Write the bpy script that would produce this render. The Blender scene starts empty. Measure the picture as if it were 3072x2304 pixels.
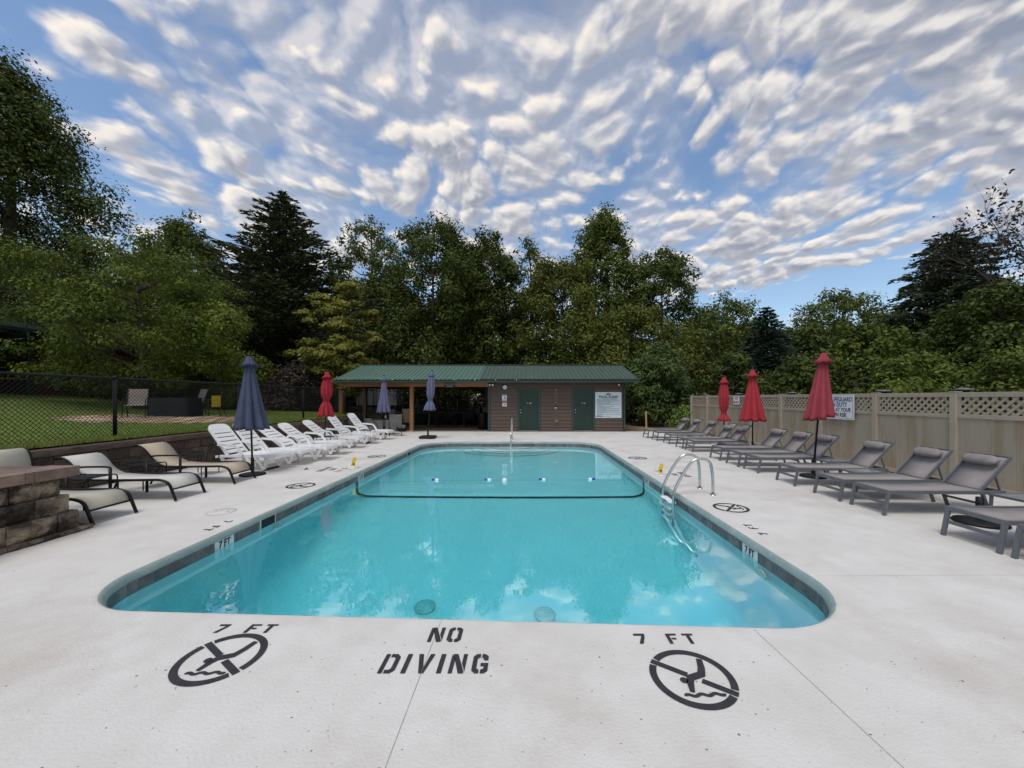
import bpy, bmesh, math, random
import numpy as np
from mathutils import Vector, Matrix
R = math.radians
random.seed(7)
SC = bpy.context.scene
COL = SC.collection

# ------------------------------------------------------------------ camera
cam_d = bpy.data.cameras.new('camera')
cam = bpy.data.objects.new('camera', cam_d)
COL.objects.link(cam)
cam.location = (0, 0, 1.64)
cam.rotation_euler = (R(90), 0, 0)
cam_d.sensor_width = 36
cam_d.lens = 1155 / 3072 * 36
cam_d.shift_x = -40 / 3072          # lens shift: the horizon and the pool axis sit off the centre
cam_d.shift_y = 42 / 3072
cam_d.clip_start = 0.05
cam_d.clip_end = 3000
SC.camera = cam

# ------------------------------------------------------------------ world / sky
SUN_EL, SUN_AZ = 66.0, 205.0          # azimuth clockwise from +Y: behind the camera, a little to the left
world = bpy.data.worlds.new('World')
SC.world = world
world.use_nodes = True
wn = world.node_tree.nodes
wl = world.node_tree.links
wn.clear()


def nd(t, nodes, **kw):
    n = nodes.new(t)
    for k, v in kw.items():
        setattr(n, k, v)
    return n


def density_group():
    g = bpy.data.node_groups.new('cloud_density', 'ShaderNodeTree')
    g.interface.new_socket('Vector', in_out='INPUT', socket_type='NodeSocketVector')
    g.interface.new_socket('Density', in_out='OUTPUT', socket_type='NodeSocketFloat')
    n, l = g.nodes, g.links
    gi, go = n.new('NodeGroupInput'), n.new('NodeGroupOutput')
    # slow warp so that rows of puffs wander
    w = nd('ShaderNodeTexNoise', n, noise_dimensions='2D'); w.inputs['Scale'].default_value = 2.0; w.inputs['Detail'].default_value = 1
    l.new(gi.outputs[0], w.inputs['Vector'])
    ws = nd('ShaderNodeVectorMath', n, operation='MULTIPLY_ADD')
    ws.inputs[1].default_value = (.26, .26, 0); l.new(w.outputs['Color'], ws.inputs[0]); l.new(gi.outputs[0], ws.inputs[2])
    acc = None
    for scale, stretch, detail, rough, wt, off in (
            (1.4, (1.0, .8, 1), 2, .5, .58, (3.1, 7.7, 0)),
            (5.6, (1.0, .85, 1), 5, .52, .56, (11.3, 2.2, 0)),
            (15., (1.0, .9, 1), 3, .55, .15, (5.3, 1.9, 0))):
        mp = nd('ShaderNodeMapping', n); mp.inputs['Scale'].default_value = stretch; mp.inputs['Location'].default_value = off
        l.new(ws.outputs[0], mp.inputs['Vector'])
        t = nd('ShaderNodeTexNoise', n, noise_dimensions='2D'); t.inputs['Scale'].default_value = scale
        t.inputs['Detail'].default_value = detail; t.inputs['Roughness'].default_value = rough
        l.new(mp.outputs[0], t.inputs['Vector'])
        m = nd('ShaderNodeMath', n, operation='MULTIPLY_ADD'); m.inputs[1].default_value = wt
        l.new(t.outputs['Fac'], m.inputs[0])
        if acc is None:
            m.inputs[2].default_value = -wt * .5 + .5
        else:
            sb_ = nd('ShaderNodeMath', n, operation='SUBTRACT'); sb_.inputs[1].default_value = wt * .5
            l.new(acc, sb_.inputs[0]); l.new(sb_.outputs[0], m.inputs[2])
        acc = m.outputs[0]
    # round cells: rows of separate puffs
    mp = nd('ShaderNodeMapping', n); mp.inputs['Scale'].default_value = (1.0, .78, 1); mp.inputs['Location'].default_value = (.3, .8, 0)
    wv = nd('ShaderNodeTexNoise', n, noise_dimensions='2D'); wv.inputs['Scale'].default_value = 13.0; wv.inputs['Detail'].default_value = 2
    l.new(gi.outputs[0], wv.inputs['Vector'])
    wv2 = nd('ShaderNodeVectorMath', n, operation='MULTIPLY_ADD'); wv2.inputs[1].default_value = (.075, .075, 0)
    l.new(wv.outputs['Color'], wv2.inputs[0]); l.new(ws.outputs[0], wv2.inputs[2]); l.new(wv2.outputs[0], mp.inputs[0])
    vo = nd('ShaderNodeTexVoronoi', n, feature='F1', voronoi_dimensions='2D'); vo.inputs['Scale'].default_value = 10.5
    l.new(mp.outputs[0], vo.inputs['Vector'])
    pv = nd('ShaderNodeMath', n, operation='MULTIPLY_ADD'); pv.inputs[1].default_value = -.42; l.new(vo.outputs['Distance'], pv.inputs[0])
    ad = nd('ShaderNodeMath', n, operation='ADD'); ad.inputs[1].default_value = .165; l.new(acc, ad.inputs[0]); l.new(ad.outputs[0], pv.inputs[2])
    acc = pv.outputs[0]
    # extent of the cloud field: it thins out past two straight edges
    sep = nd('ShaderNodeSeparateXYZ', n); l.new(gi.outputs[0], sep.inputs[0])

    def ramp(val, a, b, lo, hi):
        r = nd('ShaderNodeMapRange', n, interpolation_type='SMOOTHSTEP')
        for k, v in zip((1, 2, 3, 4), (a, b, lo, hi)):
            r.inputs[k].default_value = v
        l.new(val, r.inputs[0]); return r.outputs[0]

    def math_(op, a, b):
        m = nd('ShaderNodeMath', n, operation=op)
        for i, v in enumerate((a, b)):
            if isinstance(v, (int, float)):
                m.inputs[i].default_value = v
            else:
                l.new(v, m.inputs[i])
        return m.outputs[0]
    X, Y = sep.outputs[0], sep.outputs[1]
    s1 = math_('ADD', X, math_('MULTIPLY', Y, 1.105))
    far = ramp(s1, 2.95, 3.25, 0, -.42)
    left = ramp(math_('SUBTRACT', X, math_('MULTIPLY', Y, -.05)), -.98, -1.25, 0, -.20)
    bank = ramp(math_('SUBTRACT', X, math_('MULTIPLY', Y, .28)), .0, .65, 0, .16)
    acc = math_('ADD', math_('ADD', acc, far), math_('ADD', left, bank))
    l.new(acc, go.inputs[0])
    return g


tc = nd('ShaderNodeTexCoord', wn)
sx = nd('ShaderNodeSeparateXYZ', wn); wl.new(tc.outputs['Generated'], sx.inputs[0])


def wm(op, a, b=0.0, c=None):
    m = nd('ShaderNodeMath', wn, operation=op)
    for i, v in enumerate((a, b) if c is None else (a, b, c)):
        if isinstance(v, (int, float)):
            m.inputs[i].default_value = v
        else:
            wl.new(v, m.inputs[i])
    return m.outputs[0]


zc = wm('ADD', wm('MAXIMUM', sx.outputs[2], 0.0), .22)
px_, py_ = wm('DIVIDE', sx.outputs[0], zc), wm('DIVIDE', sx.outputs[1], zc)
cmb = nd('ShaderNodeCombineXYZ', wn); wl.new(px_, cmb.inputs[0]); wl.new(py_, cmb.inputs[1])
grp = density_group()


def dens(off=None):
    g = nd('ShaderNodeGroup', wn); g.node_tree = grp
    if off:
        a = nd('ShaderNodeVectorMath', wn, operation='ADD'); a.inputs[1].default_value = off
        wl.new(cmb.outputs[0], a.inputs[0]); wl.new(a.outputs[0], g.inputs[0])
    else:
        wl.new(cmb.outputs[0], g.inputs[0])
    return g.outputs[0]


def wr(val, a, b, lo=0.0, hi=1.0, smooth=True):
    r = nd('ShaderNodeMapRange', wn, interpolation_type='SMOOTHSTEP' if smooth else 'LINEAR')
    for k, v in zip((1, 2, 3, 4), (a, b, lo, hi)):
        r.inputs[k].default_value = v
    wl.new(val, r.inputs[0]); return r.outputs[0]


d0, d1 = dens(), dens((-.008, -.030, 0))
vmap = nd('ShaderNodeMapping', wn); vmap.inputs['Scale'].default_value = (2.2, .9, 1); vmap.inputs['Location'].default_value = (2.7, .4, 0)
wl.new(cmb.outputs[0], vmap.inputs[0])
vn = nd('ShaderNodeTexNoise', wn, noise_dimensions='2D'); vn.inputs['Scale'].default_value = 1.3; vn.inputs['Detail'].default_value = 3; wl.new(vmap.outputs[0], vn.inputs['Vector'])
veil = wm('MULTIPLY', wm('MULTIPLY', wr(vn.outputs['Fac'], .40, .70), .55), wr(d0, .10, .36))
alpha = wm('MAXIMUM', wm('MULTIPLY', wr(d0, .375, .64), .96), veil)
alpha = wm('MULTIPLY', alpha, wr(sx.outputs[2], .0, .07))
relief = wm('SUBTRACT', d0, d1)
lit = wr(relief, -.13, .21, 0, 1)
thick = wr(d0, .50, .78)
bright = wm('SUBTRACT', wm('ADD', .36, wm('MULTIPLY', lit, .68)), wm('MULTIPLY', thick, .27))
cr = nd('ShaderNodeValToRGB', wn)
cr.color_ramp.elements[0].position = .08; cr.color_ramp.elements[0].color = (.225, .255, .325, 1)
cr.color_ramp.elements[1].position = 1.0; cr.color_ramp.elements[1].color = (.87, .78, .675, 1)
e = cr.color_ramp.elements.new(.42); e.color = (.385, .39, .425, 1)
e = cr.color_ramp.elements.new(.72); e.color = (.60, .585, .58, 1)
wl.new(bright, cr.inputs[0])
sky = nd('ShaderNodeTexSky', wn, sky_type='NISHITA')
sky.sun_disc = False
sky.sun_elevation = R(SUN_EL); sky.sun_rotation = R(SUN_AZ)
sky.air_density = 1.15; sky.dust_density = .45; sky.ozone_density = 2.6
bgs = nd('ShaderNodeBackground', wn); wl.new(sky.outputs[0], bgs.inputs[0]); bgs.inputs[1].default_value = .12
bgc = nd('ShaderNodeBackground', wn); wl.new(cr.outputs[0], bgc.inputs[0]); bgc.inputs[1].default_value = 1.0
mx = nd('ShaderNodeMixShader', wn); wl.new(alpha, mx.inputs[0]); wl.new(bgs.outputs[0], mx.inputs[1]); wl.new(bgc.outputs[0], mx.inputs[2])
wo = nd('ShaderNodeOutputWorld', wn); wl.new(mx.outputs[0], wo.inputs[0])

# ------------------------------------------------------------------ sun (veiled by the cloud field: wide and soft)
sun_d = bpy.data.lights.new('sun', 'SUN')
sun_d.energy = 1.5
sun_d.angle = R(26)
sun_d.color = (1.0, .965, .92)
sun = bpy.data.objects.new('sun', sun_d); COL.objects.link(sun)
az, el = R(SUN_AZ), R(SUN_EL)
sdir = Vector((math.sin(az) * math.cos(el), math.cos(az) * math.cos(el), math.sin(el)))
sun.rotation_euler = sdir.to_track_quat('Z', 'Y').to_euler()
sun.location = sdir * 60

vs = SC.view_settings
vs.view_transform = 'Standard'; vs.look = 'None'; vs.gamma = 1; vs.use_curve_mapping = False
vs.exposure = .36
SC.cycles.max_bounces = 8; SC.cycles.diffuse_bounces = 4; SC.cycles.glossy_bounces = 4
SC.cycles.transmission_bounces = 8; SC.cycles.transparent_max_bounces = 8
SC.cycles.use_denoising = True
world.cycles.sampling_method = 'MANUAL'; world.cycles.sample_map_resolution = 256

# ------------------------------------------------------------------ helpers


def S(r, g, b):
    f = lambda c: (c / 255 / 12.92) if c <= 10 else ((c / 255 + .055) / 1.055) ** 2.4
    return (f(r), f(g), f(b))


MATS = {}


def mat(name, c1, c2=None, rough=.6, metal=0.0, scale=3.0, detail=6, bump=0.0, bscale=None, stretch=(1, 1, 1), contrast=(.35, .65),
        island=0.0, spec=.5, c3=None, c3scale=.4, c3range=(.5, .7), coat=0.0, transl=0.0, objrand=0.0):
    if name in MATS:
        return MATS[name]
    m = bpy.data.materials.new(name); m.use_nodes = True
    n, l = m.node_tree.nodes, m.node_tree.links
    b = n['Principled BSDF']
    b.inputs['Roughness'].default_value = rough; b.inputs['Metallic'].default_value = metal
    b.inputs['Specular IOR Level'].default_value = spec
    if coat:
        b.inputs['Coat Weight'].default_value = coat
    t = nd('ShaderNodeNewGeometry', n)
    mp = nd('ShaderNodeMapping', n); mp.inputs['Scale'].default_value = stretch; l.new(t.outputs['Position'], mp.inputs[0])
    c2 = c2 or tuple(x * .82 for x in c1)
    nz = nd('ShaderNodeTexNoise', n); nz.inputs['Scale'].default_value = scale; nz.inputs['Detail'].default_value = detail
    nz.inputs['Roughness'].default_value = .6
    l.new(mp.outputs[0], nz.inputs['Vector'])
    mr = nd('ShaderNodeMapRange', n); mr.inputs[1].default_value, mr.inputs[2].default_value = contrast
    l.new(nz.outputs['Fac'], mr.inputs[0])
    mix = nd('ShaderNodeMix', n, data_type='RGBA'); mix.inputs[6].default_value = (*c1, 1); mix.inputs[7].default_value = (*c2, 1)
    l.new(mr.outputs[0], mix.inputs[0])
    out = mix.outputs[2]
    if c3:
        n3 = nd('ShaderNodeTexNoise', n); n3.inputs['Scale'].default_value = c3scale; n3.inputs['Detail'].default_value = 8
        n3.inputs['Roughness'].default_value = .65
        l.new(mp.outputs[0], n3.inputs['Vector'])
        m3 = nd('ShaderNodeMapRange', n); m3.inputs[1].default_value, m3.inputs[2].default_value = c3range
        l.new(n3.outputs['Fac'], m3.inputs[0])
        x3 = nd('ShaderNodeMix', n, data_type='RGBA'); l.new(m3.outputs[0], x3.inputs[0]); l.new(out, x3.inputs[6])
        x3.inputs[7].default_value = (*c3, 1); out = x3.outputs[2]
    if island or objrand:
        if island:
            g = nd('ShaderNodeNewGeometry', n); rnd = g.outputs['Random Per Island']; amt = island
        else:
            g = nd('ShaderNodeObjectInfo', n); rnd = g.outputs['Random']; amt = objrand
        h = nd('ShaderNodeHueSaturation', n)
        v = nd('ShaderNodeMapRange', n); v.inputs[3].default_value = 1 - amt; v.inputs[4].default_value = 1 + amt
        l.new(rnd, v.inputs[0]); l.new(v.outputs[0], h.inputs['Value'])
        l.new(out, h.inputs['Color']); out = h.outputs[0]
    l.new(out, b.inputs['Base Color'])
    if bump:
        nb = nd('ShaderNodeTexNoise', n); nb.inputs['Scale'].default_value = bscale or scale * 6; nb.inputs['Detail'].default_value = 5
        l.new(mp.outputs[0], nb.inputs['Vector'])
        bp = nd('ShaderNodeBump', n); bp.inputs['Strength'].default_value = min(1, bump); bp.inputs['Distance'].default_value = .01 * max(1, bump)
        l.new(nb.outputs['Fac'], bp.inputs['Height']); l.new(bp.outputs[0], b.inputs['Normal'])
    if transl:
        tr = nd('ShaderNodeBsdfTranslucent', n); l.new(out, tr.inputs[0])
        ms = nd('ShaderNodeMixShader', n); ms.inputs[0].default_value = transl
        l.new(b.outputs[0], ms.inputs[1]); l.new(tr.outputs[0], ms.inputs[2])
        l.new(ms.outputs[0], n['Material Output'].inputs[0])
    MATS[name] = m
    return m


class MB:
    """collects shapes and links them as one mesh object"""

    def __init__(s):
        s.v, s.f, s.sm = [], [], []

    def add(s, vs, fs, smooth=False):
        o = len(s.v); s.v += [tuple(x) for x in vs]
        s.f += [tuple(i + o for i in f) for f in fs]; s.sm += [smooth] * len(fs); return s

    def box(s, c, d, rot=None, bev=0.0):
        hx, hy, hz = d[0] / 2, d[1] / 2, d[2] / 2
        if bev:
            b = min(bev, hx * .9, hy * .9, hz * .9)
            vs = []
            for zz, ins in ((-hz, b), (-hz + b, 0), (hz - b, 0), (hz, b)):
                x, y = hx - ins, hy - ins
                vs += [(-x + (0 if ins else b), -y, zz), (x - (0 if ins else b), -y, zz), (x, -y + (0 if ins else b), zz), (x, y - (0 if ins else b), zz),
                       (x - (0 if ins else b), y, zz), (-x + (0 if ins else b), y, zz), (-x, y - (0 if ins else b), zz), (-x, -y + (0 if ins else b), zz)]
            fs = []
            for k in range(3):
                for i in range(8):
                    fs.append((k * 8 + i, k * 8 + (i + 1) % 8, k * 8 + 8 + (i + 1) % 8, k * 8 + 8 + i))
            fs.append(tuple(reversed(range(8)))); fs.append(tuple(range(24, 32)))
        else:
            vs = [(x, y, z) for z in (-hz, hz) for x, y in ((-hx, -hy), (hx, -hy), (hx, hy), (-hx, hy))]
            fs = [(3, 2, 1, 0), (4, 5, 6, 7), (0, 1, 5, 4), (1, 2, 6, 5), (2, 3, 7, 6), (3, 0, 4, 7)]
        M = (rot if isinstance(rot, Matrix) else Matrix.Rotation(rot, 3, 'Z')) if rot is not None else None
        C = Vector(c)
        s.add([(M @ Vector(v) if M else Vector(v)) + C for v in vs], fs); return s

    def bar(s, a, b, w, h, up=(0, 0, 1)):
        a, b = Vector(a), Vector(b); d = b - a; L = d.length; d.normalize()
        u = Vector(up)
        if abs(d.dot(u)) > .98:
            u = Vector((1, 0, 0))
        y = u.cross(d).normalized(); z = d.cross(y)
        M = Matrix((d, y, z)).transposed()
        return s.box((a + b) / 2, (L, w, h), M)

    def tube(s, pts, r, n=8, cap=True, closed=False):
        pts = [Vector(p) for p in pts]; N = len(pts)
        rs = r if isinstance(r, (list, tuple)) else [r] * N
        T = []
        for i in range(N):
            if closed:
                t = pts[(i + 1) % N] - pts[i - 1]
            else:
                t = pts[min(i + 1, N - 1)] - pts[max(i - 1, 0)]
            T.append(t.normalized())
        u = Vector((0, 0, 1)) if abs(T[0].z) < .9 else Vector((1, 0, 0))
        nrm = (u - T[0] * u.dot(T[0])).normalized()
        vs, fs = [], []
        for i in range(N):
            nrm = (nrm - T[i] * nrm.dot(T[i]))
            nrm = nrm.normalized() if nrm.length > 1e-6 else T[i].orthogonal().normalized()
            bn = T[i].cross(nrm)
            for k in range(n):
                a = 2 * math.pi * k / n
                vs.append(pts[i] + (nrm * math.cos(a) + bn * math.sin(a)) * rs[i])
        M = N if closed else N - 1
        for i in range(M):
            j = (i + 1) % N
            for k in range(n):
                fs.append((i * n + k, i * n + (k + 1) % n, j * n + (k + 1) % n, j * n + k))
        if cap and not closed:
            fs.append(tuple(reversed(range(n)))); fs.append(tuple(range((N - 1) * n, N * n)))
        return s.add(vs, fs, True)

    def lathe(s, prof, n=24, c=(0, 0, 0), fn=None, cap=True):
        vs, fs = [], []
        for i, (r, z) in enumerate(prof):
            for k in range(n):
                a = 2 * math.pi * k / n
                rr = r * (fn(a, z, i) if fn else 1)
                vs.append((c[0] + rr * math.cos(a), c[1] + rr * math.sin(a), c[2] + z))
        N = len(prof)
        for i in range(N - 1):
            for k in range(n):
                fs.append((i * n + k, i * n + (k + 1) % n, (i + 1) * n + (k + 1) % n, (i + 1) * n + k))
        if cap:
            fs.append(tuple(reversed(range(n)))); fs.append(tuple(range((N - 1) * n, N * n)))
        return s.add(vs, fs, True)

    def prism(s, poly, z0, z1, M=None):
        n = len(poly)
        vs = [Vector((x, y, z0)) for x, y in poly] + [Vector((x, y, z1)) for x, y in poly]
        if M:
            vs = [M @ v for v in vs]
        fs = [tuple(reversed(range(n))), tuple(range(n, 2 * n))] + [(i, (i + 1) % n, n + (i + 1) % n, n + i) for i in range(n)]
        return s.add(vs, fs)

    def strip(s, rowsA, rowsB, smooth=True):
        n = len(rowsA)
        return s.add(list(rowsA) + list(rowsB), [(i, i + 1, n + i + 1, n + i) for i in range(n - 1)], smooth)

    def mesh(s, name, m):
        me = bpy.data.meshes.new(name); me.from_pydata(s.v, [], s.f)
        me.polygons.foreach_set('use_smooth', s.sm)
        if m:
            me.materials.append(m)
        me.update(); return me

    def build(s, name, m, parent=None):
        return place(s.mesh(name, m), name, parent)


def place(me, name, parent=None, loc=None, rot=None):
    o = bpy.data.objects.new(name, me); COL.objects.link(o)
    if parent is not None:
        o.parent = parent
    if loc is not None:
        o.location = loc
    if rot is not None:
        o.rotation_euler = rot
    return o


def tag(o, label=None, cat=None, group=None, kind=None):
    for k, v in (('label', label), ('category', cat), ('group', group), ('kind', kind)):
        if v:
            o[k] = v
    return o


def thing(name, label, cat, loc=(0, 0, 0), rz=0.0, group=None):
    o = bpy.data.objects.new(name, None); COL.objects.link(o)
    o.location = loc; o.rotation_euler = (0, 0, rz); o.empty_display_size = .1
    return tag(o, label, cat, group)


def struct(o):
    o['kind'] = 'structure'; return o


def copy_tree(o, parent=None, **kw):
    c = o.copy(); COL.objects.link(c); c.parent = parent
    for ch in list(o.children):
        copy_tree(ch, c)
    for k, v in kw.items():
        c[k] = v
    return c


def recalc(me):
    b = bmesh.new(); b.from_mesh(me); bmesh.ops.recalc_face_normals(b, faces=b.faces); b.to_mesh(me); b.free()


def text(body, name, m, parent, loc, size, rot=(0, 0, 0), align='CENTER', ext=.0008, bold=0.0, sx=1.0):
    cu = bpy.data.curves.new(name, 'FONT'); cu.body = body; cu.size = size; cu.align_x = align; cu.align_y = 'CENTER'
    cu.extrude = ext; cu.offset = bold; cu.resolution_u = 3
    cu.materials.append(m)
    tmp = bpy.data.objects.new(name, cu); COL.objects.link(tmp)
    me = bpy.data.meshes.new_from_object(tmp.evaluated_get(bpy.context.evaluated_depsgraph_get()))
    bpy.data.objects.remove(tmp); bpy.data.curves.remove(cu)
    me.name = name
    o = place(me, name, parent, loc, rot); o.scale = (sx, 1, 1)
    return o


ORD = ['first', 'second', 'third', 'fourth', 'fifth', 'sixth', 'seventh', 'eighth', 'ninth', 'tenth', 'eleventh', 'twelfth', 'thirteenth', 'fourteenth']

# ------------------------------------------------------------------ materials
M_deck = mat('painted_concrete', (.665, .64, .60), (.595, .565, .52), rough=.75, scale=2.2, bump=.5, bscale=55, c3=(.46, .41, .34), c3scale=.7, c3range=(.50, .80), detail=12)
M_tilew = mat('white_tile', (.66, .68, .66), rough=.25, scale=8)
M_tile = mat('slate_tile', (.045, .052, .070), (.19, .155, .13), rough=.5, scale=9, detail=8, bump=.2, contrast=(.3, .7), objrand=.25)
M_grout = mat('grout', (.22, .22, .21), rough=.9)
M_plaster = mat('pool_plaster', (.76, .82, .82), (.72, .79, .80), rough=.8, scale=1.5)
M_black = mat('black_paint', (.018, .018, .022), (.035, .035, .04), rough=.7, scale=14, contrast=(.3, .75))
M_fadedblack = mat('faded_black_paint', (.10, .10, .10), (.30, .29, .28), rough=.8, scale=30, contrast=(.35, .7))
M_blackmetal = mat('black_metal', (.006, .006, .007), rough=.5, scale=20, spec=.3)
M_blackpl = mat('black_plastic', (.008, .008, .009), rough=.55, scale=10, spec=.3)
M_steel = mat('stainless_steel', (.62, .62, .60), (.55, .54, .50), rough=.2, metal=1.0, scale=9)
M_whitepl = mat('white_plastic', (.85, .85, .84), (.80, .795, .78), rough=.38, scale=4)
M_greyal = mat('grey_aluminium', (.135, .14, .15), rough=.45, scale=12)
M_taupe = mat('taupe_sling', (.30, .265, .25), (.26, .23, .215), rough=.8, scale=5, bump=.3, bscale=160, c3=(.17, .145, .135), c3scale=2.2, c3range=(.68, .76), detail=4)
M_pillow = mat('taupe_pillow', (.27, .235, .22), (.22, .19, .18), rough=.85, scale=9, bump=.4, bscale=120)
M_tan = mat('tan_sling', (.50, .42, .31), (.45, .375, .275), rough=.8, scale=4, bump=.3, bscale=180)
M_cream = mat('cream_sling', (.62, .60, .55), (.56, .54, .49), rough=.8, scale=4, bump=.3, bscale=180)
M_beige = mat('beige_sling', (.50, .47, .38), (.45, .42, .34), rough=.8, scale=4, bump=.3, bscale=180)
M_red = mat('red_canvas', (.38, .024, .036), (.32, .019, .029), rough=.85, scale=4, bump=.25, bscale=150)
M_redfade = mat('faded_red_canvas', (.31, .040, .056), (.26, .033, .047), rough=.85, scale=4, bump=.25, bscale=150)
M_redliner = mat('deep_red_canvas', (.36, .015, .028), (.29, .012, .022), rough=.85, scale=4, bump=.25, bscale=150)
M_blue = mat('blue_canvas', (.062, .077, .135), (.050, .062, .108), rough=.85, scale=4, bump=.25, bscale=150)
M_blue2 = mat('pale_blue_canvas', (.135, .145, .235), (.105, .115, .19), rough=.85, scale=5, bump=.25, bscale=150)
M_glass = mat('frosted_table_glass', (.22, .24, .25), (.28, .30, .31), rough=.15, scale=30, coat=.3)
M_siding = mat('brown_siding', (.112, .074, .056), (.095, .062, .046), rough=.65, scale=2.5, bump=.2, bscale=50, stretch=(.3, 1, 4))
M_green = mat('green_trim', (.024, .060, .045), (.020, .05, .038), rough=.5, scale=4)
M_door = mat('green_door', (.012, .036, .025), (.010, .030, .021), rough=.5, scale=3)
M_roofA = mat('green_metal_roof', (.105, .19, .145), (.095, .17, .13), rough=.45, scale=1.5, spec=.6, stretch=(4, .3, 1), metal=.15)
M_roofB = mat('weathered_green_metal_roof', (.060, .095, .073), (.078, .11, .088), rough=.5, scale=2.5, spec=.5, stretch=(5, .25, 1), c3=(.20, .23, .20), c3scale=1.6, c3range=(.60, .8), metal=.1)
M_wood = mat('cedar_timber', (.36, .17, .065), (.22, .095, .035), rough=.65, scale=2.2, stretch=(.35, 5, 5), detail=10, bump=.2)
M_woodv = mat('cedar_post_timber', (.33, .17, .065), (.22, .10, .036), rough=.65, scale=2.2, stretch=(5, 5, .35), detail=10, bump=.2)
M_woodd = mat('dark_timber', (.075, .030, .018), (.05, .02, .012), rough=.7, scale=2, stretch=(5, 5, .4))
M_pine = mat('raw_pine', (.52, .36, .18), (.44, .29, .14), rough=.7, scale=3, stretch=(5, 5, .4))
M_vinyl = mat('tan_vinyl', (.385, .325, .245), (.35, .295, .22), rough=.55, scale=2, detail=4)
M_vinylp = mat('stained_vinyl_board', (.31, .25, .16), (.27, .215, .14), rough=.6, scale=1.3, stretch=(4, 4, .5), c3=(.335, .29, .22), c3scale=.9, c3range=(.47, .56))
M_block = mat('retaining_block', (.062, .043, .034), (.11, .075, .055), rough=.9, scale=7, bump=1.6, bscale=26, contrast=(.35, .7), objrand=.38, detail=10, c3=(.035, .026, .022), c3scale=4, c3range=(.5, .66))
M_cap = mat('wall_cap', (.13, .092, .068), (.088, .063, .048), rough=.9, scale=5, bump=1.1, bscale=34, objrand=.22, detail=10)
M_stone = mat('planter_stone', (.17, .13, .10), (.33, .27, .20), rough=.95, scale=9, bump=4, bscale=30, contrast=(.38, .70), objrand=.55, detail=12, c3=(.05, .037, .030), c3scale=3.2, c3range=(.45, .60), spec=.2)
M_stonecap = mat('planter_cap', (.22, .15, .115), (.12, .082, .063), rough=.9, scale=4, bump=1.5, bscale=24, objrand=.2, detail=10)
M_conc = mat('grey_concrete', (.20, .195, .185), (.15, .145, .14), rough=.85, scale=2.5, bump=.4, bscale=40)
M_white = mat('sign_white', (.72, .73, .74), (.68, .69, .70), rough=.4, scale=3)
M_signblue = mat('sign_pale_blue', (.56, .66, .70), (.62, .71, .74), rough=.35, scale=6)
M_navy = mat('sign_navy', (.025, .04, .10), rough=.5)
M_signred = mat('sign_red', (.42, .03, .04), rough=.5)
M_yellow = mat('yellow_plastic', (.72, .52, .02), (.62, .44, .02), rough=.45, scale=8)
M_bluepl = mat('blue_float', (.02, .07, .42), rough=.35, scale=8)
M_rope = mat('rope_blue', (.04, .16, .24), rough=.7)
M_trash = mat('trash_black', (.008, .009, .012), rough=.3, scale=6)
M_cover = mat('black_cover_fabric', (.007, .008, .010), (.012, .013, .016), rough=.5, scale=4, bump=2.5, bscale=7, spec=.25)
M_chairsl = mat('brown_grey_sling', (.20, .165, .145), (.17, .14, .12), rough=.8, scale=5, bump=.3, bscale=150)
M_chairgr = mat('grey_sling', (.20, .20, .195), (.16, .16, .155), rough=.8, scale=5, bump=.3, bscale=150)
M_flag = mat('flagstone', (.50, .36, .235), (.40, .28, .18), rough=.9, scale=3, bump=.6, bscale=18, objrand=.25)
M_soil = mat('dark_soil', (.035, .026, .018), (.055, .04, .026), rough=1, scale=4, bump=1.0, bscale=25)
M_dirt = mat('tan_dirt', (.28, .20, .12), (.20, .14, .085), rough=1, scale=2, bump=.6, bscale=22, c3=(.10, .07, .045), c3scale=1.2, c3range=(.55, .7))
M_ground = mat('forest_floor', (.03, .032, .016), (.055, .042, .024), rough=1, scale=.8, bump=1, bscale=8)
M_lawn = mat('lawn_soil_green', (.12, .17, .04), (.09, .13, .032), rough=1, scale=1.2, bump=1, bscale=30)
M_grass = mat('grass_blade', (.24, .35, .07), (.30, .34, .075), rough=.6, scale=.55, island=.35, contrast=(.42, .62), transl=.25)
M_bark = mat('bark', (.055, .043, .034), (.085, .07, .056), rough=.95, scale=3, bump=1.5, bscale=14, stretch=(3, 3, .6))
M_barkp = mat('pale_bark', (.12, .10, .08), (.075, .06, .048), rough=.95, scale=3, bump=1.2, bscale=14, stretch=(3, 3, .6))
M_rededge = mat('red_siding', (.13, .018, .014), (.10, .014, .011), rough=.7, scale=3, stretch=(1, .3, 4))
M_darkroof = mat('dark_green_shingle', (.012, .018, .016), (.018, .026, .022), rough=1, scale=6, spec=.1)
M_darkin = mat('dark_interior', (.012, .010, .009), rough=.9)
M_carp = mat('silver_blue_paint', (.36, .42, .50), rough=.3, coat=.5)
M_tyre = mat('tyre', (.015, .015, .015), rough=.8)
M_dglass = mat('dark_glass', (.02, .024, .028), rough=.08, spec=.7)


def leafmat(name, a, b, isl=.28, tr=.20):
    return mat(name, a, b, rough=.55, scale=.8, detail=3, contrast=(.36, .64), island=isl, transl=tr, spec=.12)


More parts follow.
